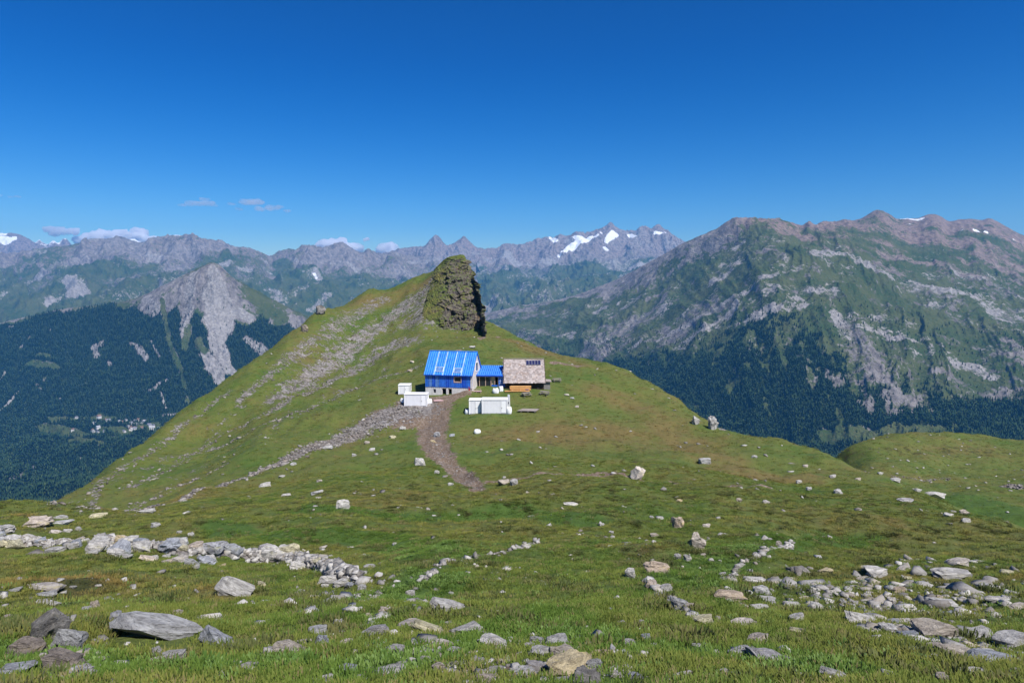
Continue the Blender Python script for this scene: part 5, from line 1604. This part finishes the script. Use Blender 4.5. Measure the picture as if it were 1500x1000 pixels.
    for (xa, xb_, s0, s1) in ((-2.9, -1.25, 0.25, 0.95), (1.15, 2.65, 0.15, 0.85)):
        def fr(bm):
            for (p, q) in (((xa, s0), (xb_, s0)), ((xa, s1), (xb_, s1)), ((xa, s0), (xa, s1)), ((xb_, s0), (xb_, s1))):
                bm_bar(bm, rp(p[0], p[1], base_l + 0.08), rp(q[0], q[1], base_l + 0.08), 0.1, 0.10)
        f = part('skylight', 'tape_white', t, fr)
        part('pane', 'membrane_pale', f, lambda bm: bm_bar(bm, rp((xa + xb_) / 2, s0 + 0.06, base_l + 0.05), rp((xa + xb_) / 2, s1 - 0.06, base_l + 0.05), xb_ - xa - 0.1, 0.04))
    part('ridge_cap', 'rib_blue', t, lambda bm: bm_bar(bm, (-RX - 0.02, D / 2, RZ + 0.24), (RX + 0.02, D / 2, RZ + 0.24), 0.3, 0.08))
    box('gutter', 'membrane_deep', t, -RX, RX, -oh - 0.16, -oh - 0.045, EZ - oh * sl - 0.02, EZ - oh * sl + 0.12)
    return t


def build_link():
    t = tag(empty('blue_link_building', (HX(715.5, 142), 142.0, -21.3), math.radians(-6)), 'low open-fronted link building with ribbed blue roof between house and hut', 'building')
    W = 3.2
    box('floor', 'grey_timber', t, -W, W, -0.4, 4.2, -1.6, 0.0)
    box('back_wall', 'interior_shade', t, -W, W, 4.0, 4.2, 0.0, 3.4)  # shade of the open front painted into the wall as near-black
    box('side_wall', 'membrane', t, -W, -W + 0.15, 0.1, 4.0, 0.0, 2.7)
    box('side_wall', 'membrane', t, W - 0.15, W, 0.1, 4.0, 0.0, 2.7)
    for x in (-W, -2.0, -0.7, 0.45, 1.25, 1.98):
        box('post', 'frame_wood', t, x, x + 0.13, 0.0, 0.13, 0.0, 2.55)
    box('header_beam', 'frame_pale', t, -W, W, -0.06, 0.16, 2.55, 2.74)
    box('beige_panel', 'beige_panel', t, 0.60, 1.24, 0.3, 0.36, 0.9, 2.5)
    box('low_panel', 'membrane', t, 0.65, 1.9, -0.12, -0.02, 0.1, 0.85)
    b = part('clad_panel', 'membrane', t, lambda bm: bm_box(bm, 2.12, W + 0.3, -0.1, 0.0, 0.0, 2.6), 'blue sheeted end panel with pale tapes')
    for z in (0.5, 1.1, 1.7, 2.3):
        box('tape', 'tape_white', b, 2.14, W + 0.28, -0.125, -0.102, z, z + 0.06)
    for x in (2.45, 2.9):
        box('tape', 'tape_white', b, x, x + 0.06, -0.13, -0.127, 0.02, 2.58)
    for k, x in enumerate((-1.85, -0.55)):
        box('glazing', 'glass_dark', t, x, x + 1.1, 0.05, 0.07, 0.05, 2.5)
    part('roof', 'membrane', t, lambda bm: bm_prism(bm, [(-0.45, 2.70), (4.4, 4.25), (4.4, 4.42), (-0.45, 2.88)], 0, -W - 0.35, W + 0.2))
    x = -W - 0.25
    while x < W + 0.2:
        part('roof_rib', 'rib_blue', t, lambda bm: bm_bar(bm, (x, -0.47, 2.915), (x, 4.38, 4.455), 0.11, 0.07))
        x += 0.42
    box('fascia', 'membrane_deep', t, -W - 0.34, W + 0.19, -0.50, -0.452, 2.66, 2.86)
    return t


def build_hut():
    t = tag(empty('stone_roofed_hut', (HX(768.5, 140.5), 140.5, -21.4), math.radians(1.5)), 'old dark timber hut with slate roof and small solar array', 'hut')
    W, D, EZ, RZ = 4.0, 7.6, 2.05, 5.9
    holes = [(-2.9, -1.7, 0.5, 1.6), (1.6, 2.5, 0.0, 1.8)]
    part('front_wall', 'old_timber', t, lambda bm: wall_holes(bm, -W, W, -1.2, EZ + 0.2, 0.0, 0.22, holes))
    for x in np.arange(-W + 0.1, W - 0.1, 0.5):
        if not any(h[0] - 0.2 < x < h[1] + 0.05 for h in holes):
            box('plank', 'old_timber', t, x, x + 0.42, -0.05, -0.002, -0.2, EZ + 0.1)
    window(t, -2.9, -1.7, 0.5, 1.6, 0.06, 'old_timber')
    d = box('door', 'old_timber', t, 1.62, 2.48, 0.1, 0.16, 0.0, 1.78)
    box('handle', 'dark_steel', d, 1.70, 1.74, 0.03, 0.098, 0.85, 0.98)
    for sx in (-1, 1):
        part('gable_wall', 'old_timber', t, lambda bm: bm_prism(bm, [(0.22, -1.2), (D, -1.2), (D, EZ), (D / 2, RZ - 0.1), (0.22, EZ)], 0, sx * W - 0.22 * (sx > 0), sx * W + 0.22 * (sx < 0)))
    box('back_wall', 'old_timber', t, -W + 0.23, W - 0.23, D - 0.2, D, -1.2, EZ)
    oh = 0.55; sl = (RZ - EZ) / (D / 2); RX = W + 0.25; nrm = math.hypot(1, sl)
    for side in (0, 1):
        pol = [(-oh, EZ - oh * sl), (D / 2, RZ), (D / 2, RZ + 0.16), (-oh, EZ - oh * sl + 0.16)]
        if side: pol = [(D - a, b) for a, b in pol]
        part('roof', 'old_timber', t, lambda bm: bm_prism(bm, pol, 0, -RX, RX))

    def slates(bm, side):
        L = (D / 2 + oh) * nrm
        nrow = 16
        for r_ in range(nrow):
            s0 = -0.05 + L * r_ / nrow; s1 = s0 + L / nrow * 1.45
            x = -RX - 0.05 + random.uniform(-0.2, 0)
            while x < RX:
                w = random.uniform(0.28, 0.55); x1 = min(x + w, RX + 0.06)
                lift = 0.125 + random.uniform(0, 0.03)
                pts = []
                for s, l in ((s0 + random.uniform(-0.05, 0.05), lift + 0.05), (min(s1, L + 0.02), lift - 0.01)):
                    yy = -oh + s / nrm; zz = EZ - oh * sl + s * sl / nrm
                    for th_ in (0, 0.035):
                        pts.append((yy - (l + th_) * sl / nrm, zz + (l + th_) / nrm))
                if side: pts = [(D - a, b) for a, b in pts]
                q = [pts[0], pts[2], pts[3], pts[1]]
                A = [bm.verts.new((x + 0.008, a, b)) for a, b in q]; B = [bm.verts.new((x1 - 0.008, a, b)) for a, b in q]
                bm.faces.new(A); bm.faces.new(B[::-1])
                for i in range(4): bm.faces.new((A[i], B[i], B[(i + 1) % 4], A[(i + 1) % 4]))
                x = x1
        bmesh.ops.recalc_face_normals(bm, faces=bm.faces)
    for side in (0, 1):
        o = part('slates', 'slate', t, lambda bm: slates(bm, side)); o['kind'] = 'stuff'
    part('ridge_cap', 'slate', t, lambda bm: bm_bar(bm, (-RX - 0.03, D / 2, RZ + 0.30), (RX + 0.03, D / 2, RZ + 0.30), 0.4, 0.1))
    part('barge_board', 'old_timber', t, lambda bm: bm_bar(bm, (-RX - 0.06, -oh, EZ - oh * sl + 0.08), (-RX - 0.06, D / 2, RZ + 0.12), 0.08, 0.34))
    part('barge_board', 'old_timber', t, lambda bm: bm_bar(bm, (RX + 0.07, -oh, EZ - oh * sl + 0.08), (RX + 0.07, D / 2, RZ + 0.12), 0.08, 0.34))

    def rp(x, s, l):
        return (x, s - l * sl / nrm, EZ + s * sl + l / nrm)
    for k in range(5):
        xc = 0.75 + 0.62 * k
        f = part('solar_panel', 'solar_frame', t, lambda bm: bm_bar(bm, rp(xc, 2.72, 0.32), rp(xc, 3.55, 0.32), 0.60, 0.05))
        part('cells', 'solar_cell', f, lambda bm: bm_bar(bm, rp(xc, 2.76, 0.352), rp(xc, 3.51, 0.352), 0.50, 0.02))
    # lean-to of stone at the right end
    box('annex_wall', 'shed_stone', t, W + 0.02, W + 1.35, 0.3, 3.0, -1.2, 1.75)
    part('annex_roof', 'slate', t, lambda bm: bm_bar(bm, (W + 0.3, 1.5, 1.86), (W + 1.6, 1.5, 1.80), 3.2, 0.14))
    return t


build_blue_house(); build_link(); build_hut()


def cabin(px, py, w, d, h, rz, label, vents=True, seams=(0.33, 0.66)):
    p = hit(px, py)
    c = Vector((p[0], p[1] + d / 2, float(min(ground_z(p[0] - w / 2, p[1]), ground_z(p[0] + w / 2, p[1])))))
    t = tag(empty('site_container', c, rz), label, 'container', 'white site containers')
    box('body', 'white_paint', t, -w / 2 + 0.06, w / 2 - 0.06, -d / 2 + 0.06, d / 2 - 0.06, 0.22, h - 0.1)
    r_ = box('roof', 'white_roof', t, -w / 2 - 0.04, w / 2 + 0.04, -d / 2 - 0.04, d / 2 + 0.04, h - 0.1, h + 0.06, 0.02)
    for sx in (-1, 1):
        for sy in (-1, 1):
            box('corner_post', 'white_roof', t, sx * (w / 2 - 0.06) - 0.06, sx * (w / 2 - 0.06) + 0.06, sy * (d / 2 - 0.06) - 0.06, sy * (d / 2 - 0.06) + 0.06, 0.1, h - 0.102)
            box('foot', 'concrete', t, sx * (w / 2 - 0.25) - 0.16, sx * (w / 2 - 0.25) + 0.16, sy * (d / 2 - 0.2) - 0.14, sy * (d / 2 - 0.2) + 0.14, -0.5, 0.098)
    box('base_rail', 'seam_grey', t, -w / 2 + 0.12, w / 2 - 0.12, -d / 2 - 0.005, -d / 2 + 0.1, 0.1, 0.218)
    dr = part('door', 'white_roof', t, lambda bm: bm_box(bm, w / 2 - 1.15, w / 2 - 0.25, -d / 2 + 0.0, -d / 2 + 0.026, 0.28, h - 0.35))
    box('door_handle', 'dark_steel', dr, w / 2 - 1.05, w / 2 - 0.98, -d / 2 - 0.05, -d / 2 - 0.002, 1.1, 1.3)
    part('door_seam', 'seam_grey', dr, lambda bm: (bm_box(bm, w / 2 - 1.19, w / 2 - 1.152, -d / 2 + 0.01, -d / 2 + 0.03, 0.26, h - 0.33), bm_box(bm, w / 2 - 0.248, w / 2 - 0.21, -d / 2 + 0.01, -d / 2 + 0.03, 0.26, h - 0.33)))
    x = -w / 2 + 0.22
    while x < w / 2 - 0.2:
        box('rib', 'white_paint', t, x, x + 0.1, -d / 2 + 0.03, -d / 2 + 0.058, 0.3, h - 0.2)
        x += 0.28
    return t


cabin(592, 578, 2.5, 2.4, 2.1, 0.02, 'small white container standing behind the larger one left of the house')
cabin(609, 594, 4.55, 2.4, 2.55, -0.03, 'white container on the rubble left of the house basement')
cabin(696.2, 606, 2.35, 2.4, 2.75, 0.0, 'short white container joined to the long one on the lawn')
cabin(724.5, 606, 4.75, 2.45, 2.75, 0.0, 'long white container on the lawn in front of the link building')


def sack(px, py, w, h, label, seed):
    p = hit(px, py); Yd = p[1]
    W = w * Yd / 1000; H = h * Yd / 1000
    t = empty('bulk_bag', (p[0], p[1] + W * 0.4, p[2] - 0.03), random.uniform(-0.3, 0.3))
    tag(t, label, 'bulk bag', 'white bulk bags around the site')

    def fn(bm):
        bm_box(bm, -0.5, 0.5, -0.5, 0.5, 0, 1)
        bmesh.ops.subdivide_edges(bm, edges=bm.edges, cuts=5, use_grid_fill=True)
        for v_ in bm.verts:
            c = v_.co; q = np.array([c.x * 2.2 + seed, c.y * 2.2, c.z * 2.2])
            n_ = float(noise3(q[0:1], q[1:2], q[2:3], seed)[0])
            k = 1 - 0.28 * (abs(c.z - 0.45) * 1.6) ** 2
            rr = math.hypot(c.x, c.y) + 1e-6; f = min(1.0, 0.56 / rr)
            v_.co = Vector((c.x * f * k * W * (1 + 0.14 * n_), c.y * f * k * W * 0.85 * (1 + 0.14 * n_), c.z * H * (1 + 0.10 * n_)))
    o = part('bag', 'white_sack', t, fn)
    for f in o.data.polygons: f.use_smooth = True
    for sx in (-1, 1):
        part('loop', 'white_sack', t, lambda bm: (bm_bar(bm, (sx * W * 0.3, -W * 0.25, H * 0.92), (sx * W * 0.32, 0, H * 1.08), 0.06, 0.02), bm_bar(bm, (sx * W * 0.32, 0, H * 1.08), (sx * W * 0.3, W * 0.25, H * 0.92), 0.06, 0.02)))
    return t


sack(684, 607, 7, 7, 'white bag at the left foot of the short lawn container', 1)
sack(745.5, 607.5, 8, 11, 'white bag at the right foot of the long lawn container', 2)
sack(590, 590, 8, 6, 'white bag left of the larger container on the rubble', 3)
sack(628, 592, 9, 7, 'white bag between the larger container and the basement doors', 4)
sack(726, 577, 9, 8, 'white bag in front of the link building deck', 5)
sack(734, 574, 6, 8, 'white bag leaning on another at the link building corner', 6)
sack(699, 636, 10, 6, 'single white bag lying alone on the slope below the containers', 7)

# upright white panel at the right end of the long container
p = hit(745, 600)
t = tag(empty('white_panel', (p[0], p[1] + 0.9, p[2]), -0.35), 'upright white panel leaning at the right end of the lawn container', 'panel')
part('sheet', 'white_roof', t, lambda bm: bm_prism(bm, [(-0.30, -0.2), (0.30, -0.2), (0.22, 2.7), (-0.16, 2.75)], 1, -0.06, 0.06))
box('bracket', 'dark_steel', t, -0.05, 0.08, -0.10, -0.062, 1.0, 1.35)


def table(px, py, rz, label):
    p = hit(px, py)
    t = tag(empty('picnic_table', (p[0], p[1] + 0.9, float(ground_z(p[0], p[1] + 0.9))), rz), label, 'picnic table', 'picnic tables by the hut')
    for k in range(5):
        box('table_plank', 'grey_timber', t, -0.95, 0.95, -0.39 + 0.16 * k, -0.25 + 0.16 * k, 0.72, 0.76)
    for s in (-1, 1):
        for k in range(2):
            y0 = s * 0.72 - 0.15 + 0.16 * k
            box('bench_plank', 'grey_timber', t, -0.95, 0.95, y0, y0 + 0.14, 0.42, 0.46)
        part('leg', 'grey_timber', t, lambda bm: (bm_bar(bm, (s * 0.68, -0.62, -0.1), (s * 0.68, -0.25, 0.72), 0.07, 0.10), ))
        part('leg', 'grey_timber', t, lambda bm: (bm_bar(bm, (s * 0.68, 0.62, -0.1), (s * 0.68, 0.25, 0.72), 0.07, 0.10), ))
        part('crossbar', 'grey_timber', t, lambda bm: bm_bar(bm, (s * 0.72, -0.85, 0.37), (s * 0.72, 0.85, 0.37), 0.07, 0.09))
    return t


table(771, 583, 0.5, 'picnic table in front of the stack of new boards')
table(798, 581, -0.45, 'picnic table in front of the right end of the hut')
table(816, 561, 0.15, 'picnic table farther back beyond the stone annex')
p = hit(772, 578)
o = tag(box('folded_blanket', 'purple_cloth', None, -0.35, 0.35, -0.25, 0.25, 0, 0.12, 0.04), 'dark purple folded cloth on the picnic table by the boards', 'cloth')
o.location = (p[0], p[1] + 0.6, float(ground_z(p[0], p[1] + 0.6)) + 0.765)

# stacked new boards under the eaves of the hut
p = hit(762, 572)
t = tag(empty('board_stack', (p[0], 139.3, float(ground_z(p[0], 139.3)) - 0.05), 0.02), 'stack of fresh orange boards under the eaves of the old hut', 'lumber')
for r_ in range(5):
    for k in range(4):
        off = random.uniform(-0.15, 0.15)
        box('board', 'new_timber', t, -2.05 + off, 2.15 + off, -0.55 + 0.27 * k, -0.31 + 0.27 * k, 0.28 + 0.15 * r_, 0.40 + 0.15 * r_)
for k in range(2):
    box('long_board', 'new_timber', t, -3.2, 1.9, -1.05 + 0.24 * k, -0.83 + 0.24 * k, 0.02 + 0.02 * k, 0.16 + 0.02 * k)
for x in (-1.6, 0, 1.6):
    box('bearer', 'grey_timber', t, x, x + 0.1, -0.56, 0.52, -0.1, 0.278)

# weathered platform of planks on the lawn
p = hit(773, 605)
t = tag(empty('plank_platform', (p[0], p[1] + 1.3, float(ground_z(p[0], p[1] + 1.3)) + 0.06), -0.10), 'weathered grey plank platform lying on the lawn right of the containers', 'platform')
for k in range(11):
    box('plank', 'grey_timber', t, -1.9 + 0.09 * k, 1.75 + 0.04 * k, -1.2 + 0.22 * k, -1.0 + 0.22 * k, 0.1 + random.uniform(0, 0.02), 0.16)
for x in (-1.2, 0.1, 1.4):
    box('joist', 'grey_timber', t, x, x + 0.12, -1.15, 1.15, -0.15, 0.098)

# boards lying in front of the basement doors
p = hit(643, 587)
t = tag(empty('board_pile', (p[0], p[1], p[2]), 0.25), 'pinkish boards lying on the dirt in front of the basement doors', 'boards')
for k in range(7):
    box('board', 'pink_board', t, -1.0 + random.uniform(-0.3, 0.3), 1.0 + random.uniform(-0.3, 0.3), -0.6 + 0.18 * k, -0.46 + 0.18 * k, 0.02 + 0.05 * (k % 3), 0.10 + 0.05 * (k % 3))

# deck steps and red crate at the house corner
p = hit(698, 575)
t = tag(empty('wooden_steps', (p[0], p[1] + 0.6, p[2] - 0.1), -0.1), 'short pinkish timber deck with rail between house and link building', 'deck')
for k in range(5):
    box('plank', 'pink_board', t, -1.0, 1.0, -0.6 + 0.24 * k, -0.38 + 0.24 * k, 0.28, 0.34)
for x in (-0.95, 0.0, 0.9):
    box('post', 'frame_wood', t, x, x + 0.08, -0.68, -0.602, -0.2, 0.95)
box('rail', 'frame_wood', t, -0.95, 0.98, -0.72, -0.682, 0.82, 0.92)
p = hit(688.5, 572)
t = tag(empty('red_crate', (p[0], p[1] + 0.2, p[2] + 0.0), 0.2), 'small red crate at the right corner of the blue house', 'crate')
part('crate', 'red_plastic', t, lambda bm: (bm_box(bm, -0.3, 0.3, -0.2, -0.16, 0.04, 0.8), bm_box(bm, -0.3, 0.3, 0.16, 0.2, 0.04, 0.8), bm_box(bm, -0.3, -0.26, -0.158, 0.158, 0.04, 0.8), bm_box(bm, 0.26, 0.3, -0.158, 0.158, 0.04, 0.8), bm_box(bm, -0.3, 0.3, -0.2, 0.2, 0, 0.038)))
box('rim', 'red_plastic', t, -0.33, 0.33, -0.23, -0.202, 0.7, 0.82)

# ------------------------------------------------------------------ far village
def house_mesh(roof):
    bm = bmesh.new()
    bm_box(bm, -6, 6, -4.5, 4.5, -3, 6)
    bm_prism(bm, [(-5.2, 5.9), (5.2, 5.9), (0, 10.5)], 0, -6.6, 6.6)
    me = bpy.data.meshes.new('village_house'); bm.to_mesh(me); bm.free()
    me.materials.append(MAT['plaster']); me.materials.append(MAT[roof])
    for f in me.polygons: f.material_index = 1 if f.center.z > 5.95 else 0
    return me


plain('village_slate', (0.16, 0.16, 0.19), 0.7); plain('village_brown', (0.20, 0.12, 0.09), 0.8)
hm = [house_mesh('village_slate'), house_mesh('village_brown'), house_mesh('seam_grey')]
for k in range(46):
    if k < 34: px, py = random.gauss(207, 15), random.gauss(624, 5)
    else: px, py = random.uniform(75, 175), random.uniform(612, 636)
    q = FOREST_L.spot(px, py)
    o = bpy.data.objects.new('village_house', hm[k % 3]); COL.objects.link(o)
    o.location = Vector(q) + Vector((random.uniform(-8, 8), random.uniform(-8, 8), 2)); o.rotation_euler = (0, 0, random.uniform(0, 3.14)); s_ = random.uniform(0.9, 1.6); o.scale = (s_, s_, s_)
    tag(o, 'tiny pale house of the far village in the left valley', 'house', 'houses of the far valley village')


# ------------------------------------------------------------------ turf cover
def blade_template(n, h, spread, width, lean, leaf=False):
    V = []; F = []
    r_ = random.Random(n * 13 + int(h * 1000))
    for i in range(n):
        a = r_.uniform(0, 6.283); d = spread * math.sqrt(r_.random())
        bx_, by_ = d * math.cos(a), d * math.sin(a)
        b = a + r_.uniform(-0.8, 0.8); l = lean * r_.uniform(0.3, 1.2); hh = h * r_.uniform(0.55, 1.1)
        tx, ty = bx_ + l * math.cos(b), by_ + l * math.sin(b)
        sx, sy = -math.sin(b) * width, math.cos(b) * width
        k = len(V)
        mx_, my_ = bx_ * 0.55 + tx * 0.45, by_ * 0.55 + ty * 0.45
        f = 1.0 if not leaf else 1.5
        V += [(bx_ - sx * 0.6, by_ - sy * 0.6, -0.02), (bx_ + sx * 0.6, by_ + sy * 0.6, -0.02), (mx_ + sx * f, my_ + sy * f, hh * 0.62), (mx_ - sx * f, my_ - sy * f, hh * 0.62), (tx, ty, hh)]
        F += [(k, k + 1, k + 2), (k, k + 2, k + 3), (k + 3, k + 2, k + 4)]
    return tri_mesh('tuft', V, F)


def clear_of_rocks(x, y):
    """no turf growing through or right in front of a stone"""
    ok = np.ones(len(x), bool)
    for rx, ry, w in ROCKS:
        if ry > 60: continue
        ok &= ((x - rx) / (0.46 * w + 0.02)) ** 2 + ((y - ry + 0.08 * w) / (0.40 * w + 0.03)) ** 2 > 1
    return ok


def field(n, r0, r1, power=2.0):
    th_ = rng.uniform(-0.72, 0.72, n); u_ = rng.random(n)
    r_ = (r0 ** power + u_ * (r1 ** power - r0 ** power)) ** (1 / power)
    return r_ * np.sin(th_), r_ * np.cos(th_), r_


xs, ys, ss = [], [], []
for n, r0, r1, lo, hi in ((42000, 4.5, 15, 0.55, 1.1), (70000, 14, 42, 0.7, 1.3), (60000, 40, 95, 1.2, 2.2), (50000, 90, 270, 1.8, 3.2)):
    x, y, r_ = field(n, r0, r1)
    bare = np.maximum(mask_at(dirt, x, y), mask_at(scree, x, y) * 1.2)
    dens = 0.5 + 1.1 * fbm2(x / 1.6, y / 1.6, 4, 501)
    k = (rng.random(n) > bare * 1.5) & (rng.random(n) < dens) & ~((np.abs(x + 5.5) < 15.5) & (np.abs(y - 144) < 6.5))
    x, y = x[k], y[k]
    if r0 < 60:
        k = clear_of_rocks(x, y); x, y = x[k], y[k]
    xs.append(x); ys.append(y); ss.append(rng.uniform(lo, hi, len(x)))
xs, ys, ss = map(np.concatenate, (xs, ys, ss))
scatter('meadow_grass', at_ground(xs, ys), ss, blade_template(40, 0.043, 0.18, 0.0055, 0.045), 'grass_blade', 'short alpine grass covering the hillside', 'grass', {'lush': mask_at(lush, xs, ys), 'dry': mask_at(dry, xs, ys), 'heath': mask_at(heath, xs, ys)})
# leafy herbs in the damp hollows
x, y, r_ = field(52000, 4.5, 34)
k = (rng.random(len(x)) < 0.04 + 1.0 * mask_at(lush, x, y) * smooth(-0.15, 0.25, fbm2(x / 1.6, y / 1.6, 3, 511))) & (mask_at(scree, x, y) < 0.4)
x, y = x[k], y[k]
k = clear_of_rocks(x, y); x, y = x[k], y[k]
scatter('leafy_herbs', at_ground(x, y), rng.uniform(0.5, 1.15, len(x)), blade_template(46, 0.05, 0.19, 0.0062, 0.04, True), 'herb_leaf', 'leafy green herbs in the damp hollows of the foreground', 'herbs')
# low heath
x, y, r_ = field(110000, 6.0, 75)
k = (rng.random(len(x)) < (0.55 + 0.45 * np.maximum(mask_at(dry, x, y), mask_at(heath, x, y))) * smooth(0.10, 0.32, fbm2(x / 2.0, y / 2.0, 4, 521))) & (mask_at(scree, x, y) < 0.5)
x, y = x[k], y[k]
k = clear_of_rocks(x, y); x, y = x[k], y[k]
scatter('low_heath', at_ground(x, y), rng.uniform(0.6, 1.5, len(x)), blade_template(60, 0.075, 0.20, 0.0060, 0.04, True), 'heath', 'low brownish heath patches in the turf', 'heath')


# ------------------------------------------------------------------ clouds beyond the mountains
def cloud(x0, x1, y0, y1, n, density, seed, label, flat=0.55):
    r_ = random.Random(seed)
    D = 19000.0
    V = []; F = []; base = 0
    bm = bmesh.new(); bmesh.ops.create_icosphere(bm, subdivisions=3, radius=1.0)
    SV = np.array([v_.co[:] for v_ in bm.verts]); bm.faces.ensure_lookup_table(); SF = np.array([[v_.index for v_ in f.verts] for f in bm.faces]); bm.free()
    c0 = unproject((x0 + x1) / 2, (y0 + y1) / 2, D)
    W = (x1 - x0) / 1000 * D; H = (y1 - y0) / 1000 * D
    bm = bmesh.new()
    for i in range(n):
        t_ = (i + 0.5) / n
        env = math.sin(math.pi * (0.08 + 0.84 * t_)) ** 0.7 * r_.uniform(0.5, 1.0)
        R_ = max(0.18, env) * H * 0.55
        c = np.array([(t_ - 0.5) * W + r_.uniform(-0.04, 0.04) * W, r_.uniform(-0.3, 0.3) * H, -H * 0.5 + R_ * 0.7 + (r_.random() * (H - R_ * 1.4) if r_.random() < 0.5 else 0)])
        S = SV * np.array([R_ * r_.uniform(0.9, 1.5), R_ * 1.2, R_ * (0.8 if flat > 0.5 else 0.42)]) + c
        q = S / (R_ * 0.7)
        d = noise3(q[:, 0], q[:, 1], q[:, 2], seed + i) + 0.5 * noise3(q[:, 0] * 2.1, q[:, 1] * 2.1, q[:, 2] * 2.1, seed + i + 50)
        S = c + (S - c) * (1 + 0.55 * d)[:, None]
        vs2 = [bm.verts.new(p_) for p_ in S]
        for f in SF: bm.faces.new([vs2[j] for j in f])
    me = bpy.data.meshes.new('cloud'); bm.to_mesh(me); bm.free()
    o = link('cloud', me)
    rm = o.modifiers.new('fuse', 'REMESH'); rm.mode = 'VOXEL'; rm.voxel_size = H / 34.0
    o.location = c0
    mt = bpy.data.materials.new('cloud'); mt.use_nodes = True
    nt = mt.node_tree; nt.nodes.clear()
    oo = nt.nodes.new('ShaderNodeOutputMaterial'); vp = nt.nodes.new('ShaderNodeVolumePrincipled')
    vp.inputs['Color'].default_value = (0.97, 0.97, 0.98, 1); vp.inputs['Density'].default_value = density; vp.inputs['Anisotropy'].default_value = 0.2
    nt.links.new(vp.outputs[0], oo.inputs['Volume'])
    me.materials.append(mt)
    tag(o, label, 'cloud', kind='structure')


cloud(60, 106, 331, 346, 5, 0.01140, 1, 'small white cloud at the far left above the snowy peaks')
cloud(104, 234, 333, 356, 16, 0.01710, 2, 'long white cumulus cloud behind the left range')
cloud(222, 286, 338, 357, 8, 0.01520, 3, 'white cloud topping the left range')
cloud(458, 540, 348, 370, 10, 0.01520, 4, 'white cloud behind the middle of the left range')
cloud(552, 592, 353, 374, 5, 0.01330, 5, 'small white cloud in the gap left of the twin peaks')
cloud(262, 322, 285, 304, 6, 0.00228, 6, 'faint wispy cloud high above the left range', 0.4)
cloud(334, 426, 286, 312, 8, 0.00247, 7, 'longer wispy cloud right of the faint one', 0.4)
cloud(-40, 30, 282, 296, 6, 0.00228, 8, 'wisp of cloud at the left edge of the sky', 0.4)
cloud(340, 400, 364, 382, 5, 0.00570, 9, 'hazy white cloud low in the saddle of the left range', 0.5)

# ------------------------------------------------------------------ haze: the air between here and the far ranges
bm = bmesh.new()
bmesh.ops.create_cube(bm, size=1.0)
me = bpy.data.meshes.new('haze'); bm.to_mesh(me); bm.free()
hz = link('haze', me)
hz.scale = (38000, 20000, 2500)
hz.location = (0, 6000, -1121 + 1250)
m = bpy.data.materials.new('haze'); m.use_nodes = True
t = m.node_tree; t.nodes.clear()
o_ = t.nodes.new('ShaderNodeOutputMaterial')
pv = t.nodes.new('ShaderNodeVolumePrincipled')
pv.inputs['Color'].default_value = (0.10, 0.46, 1.0, 1)
pv.inputs['Density'].default_value = 4.2e-5
pv.inputs['Anisotropy'].default_value = 0.0
t.links.new(pv.outputs[0], o_.inputs['Volume'])
me.materials.append(m)
tag(hz, 'thin blue mountain air veiling the distant ranges', 'haze', kind='stuff')
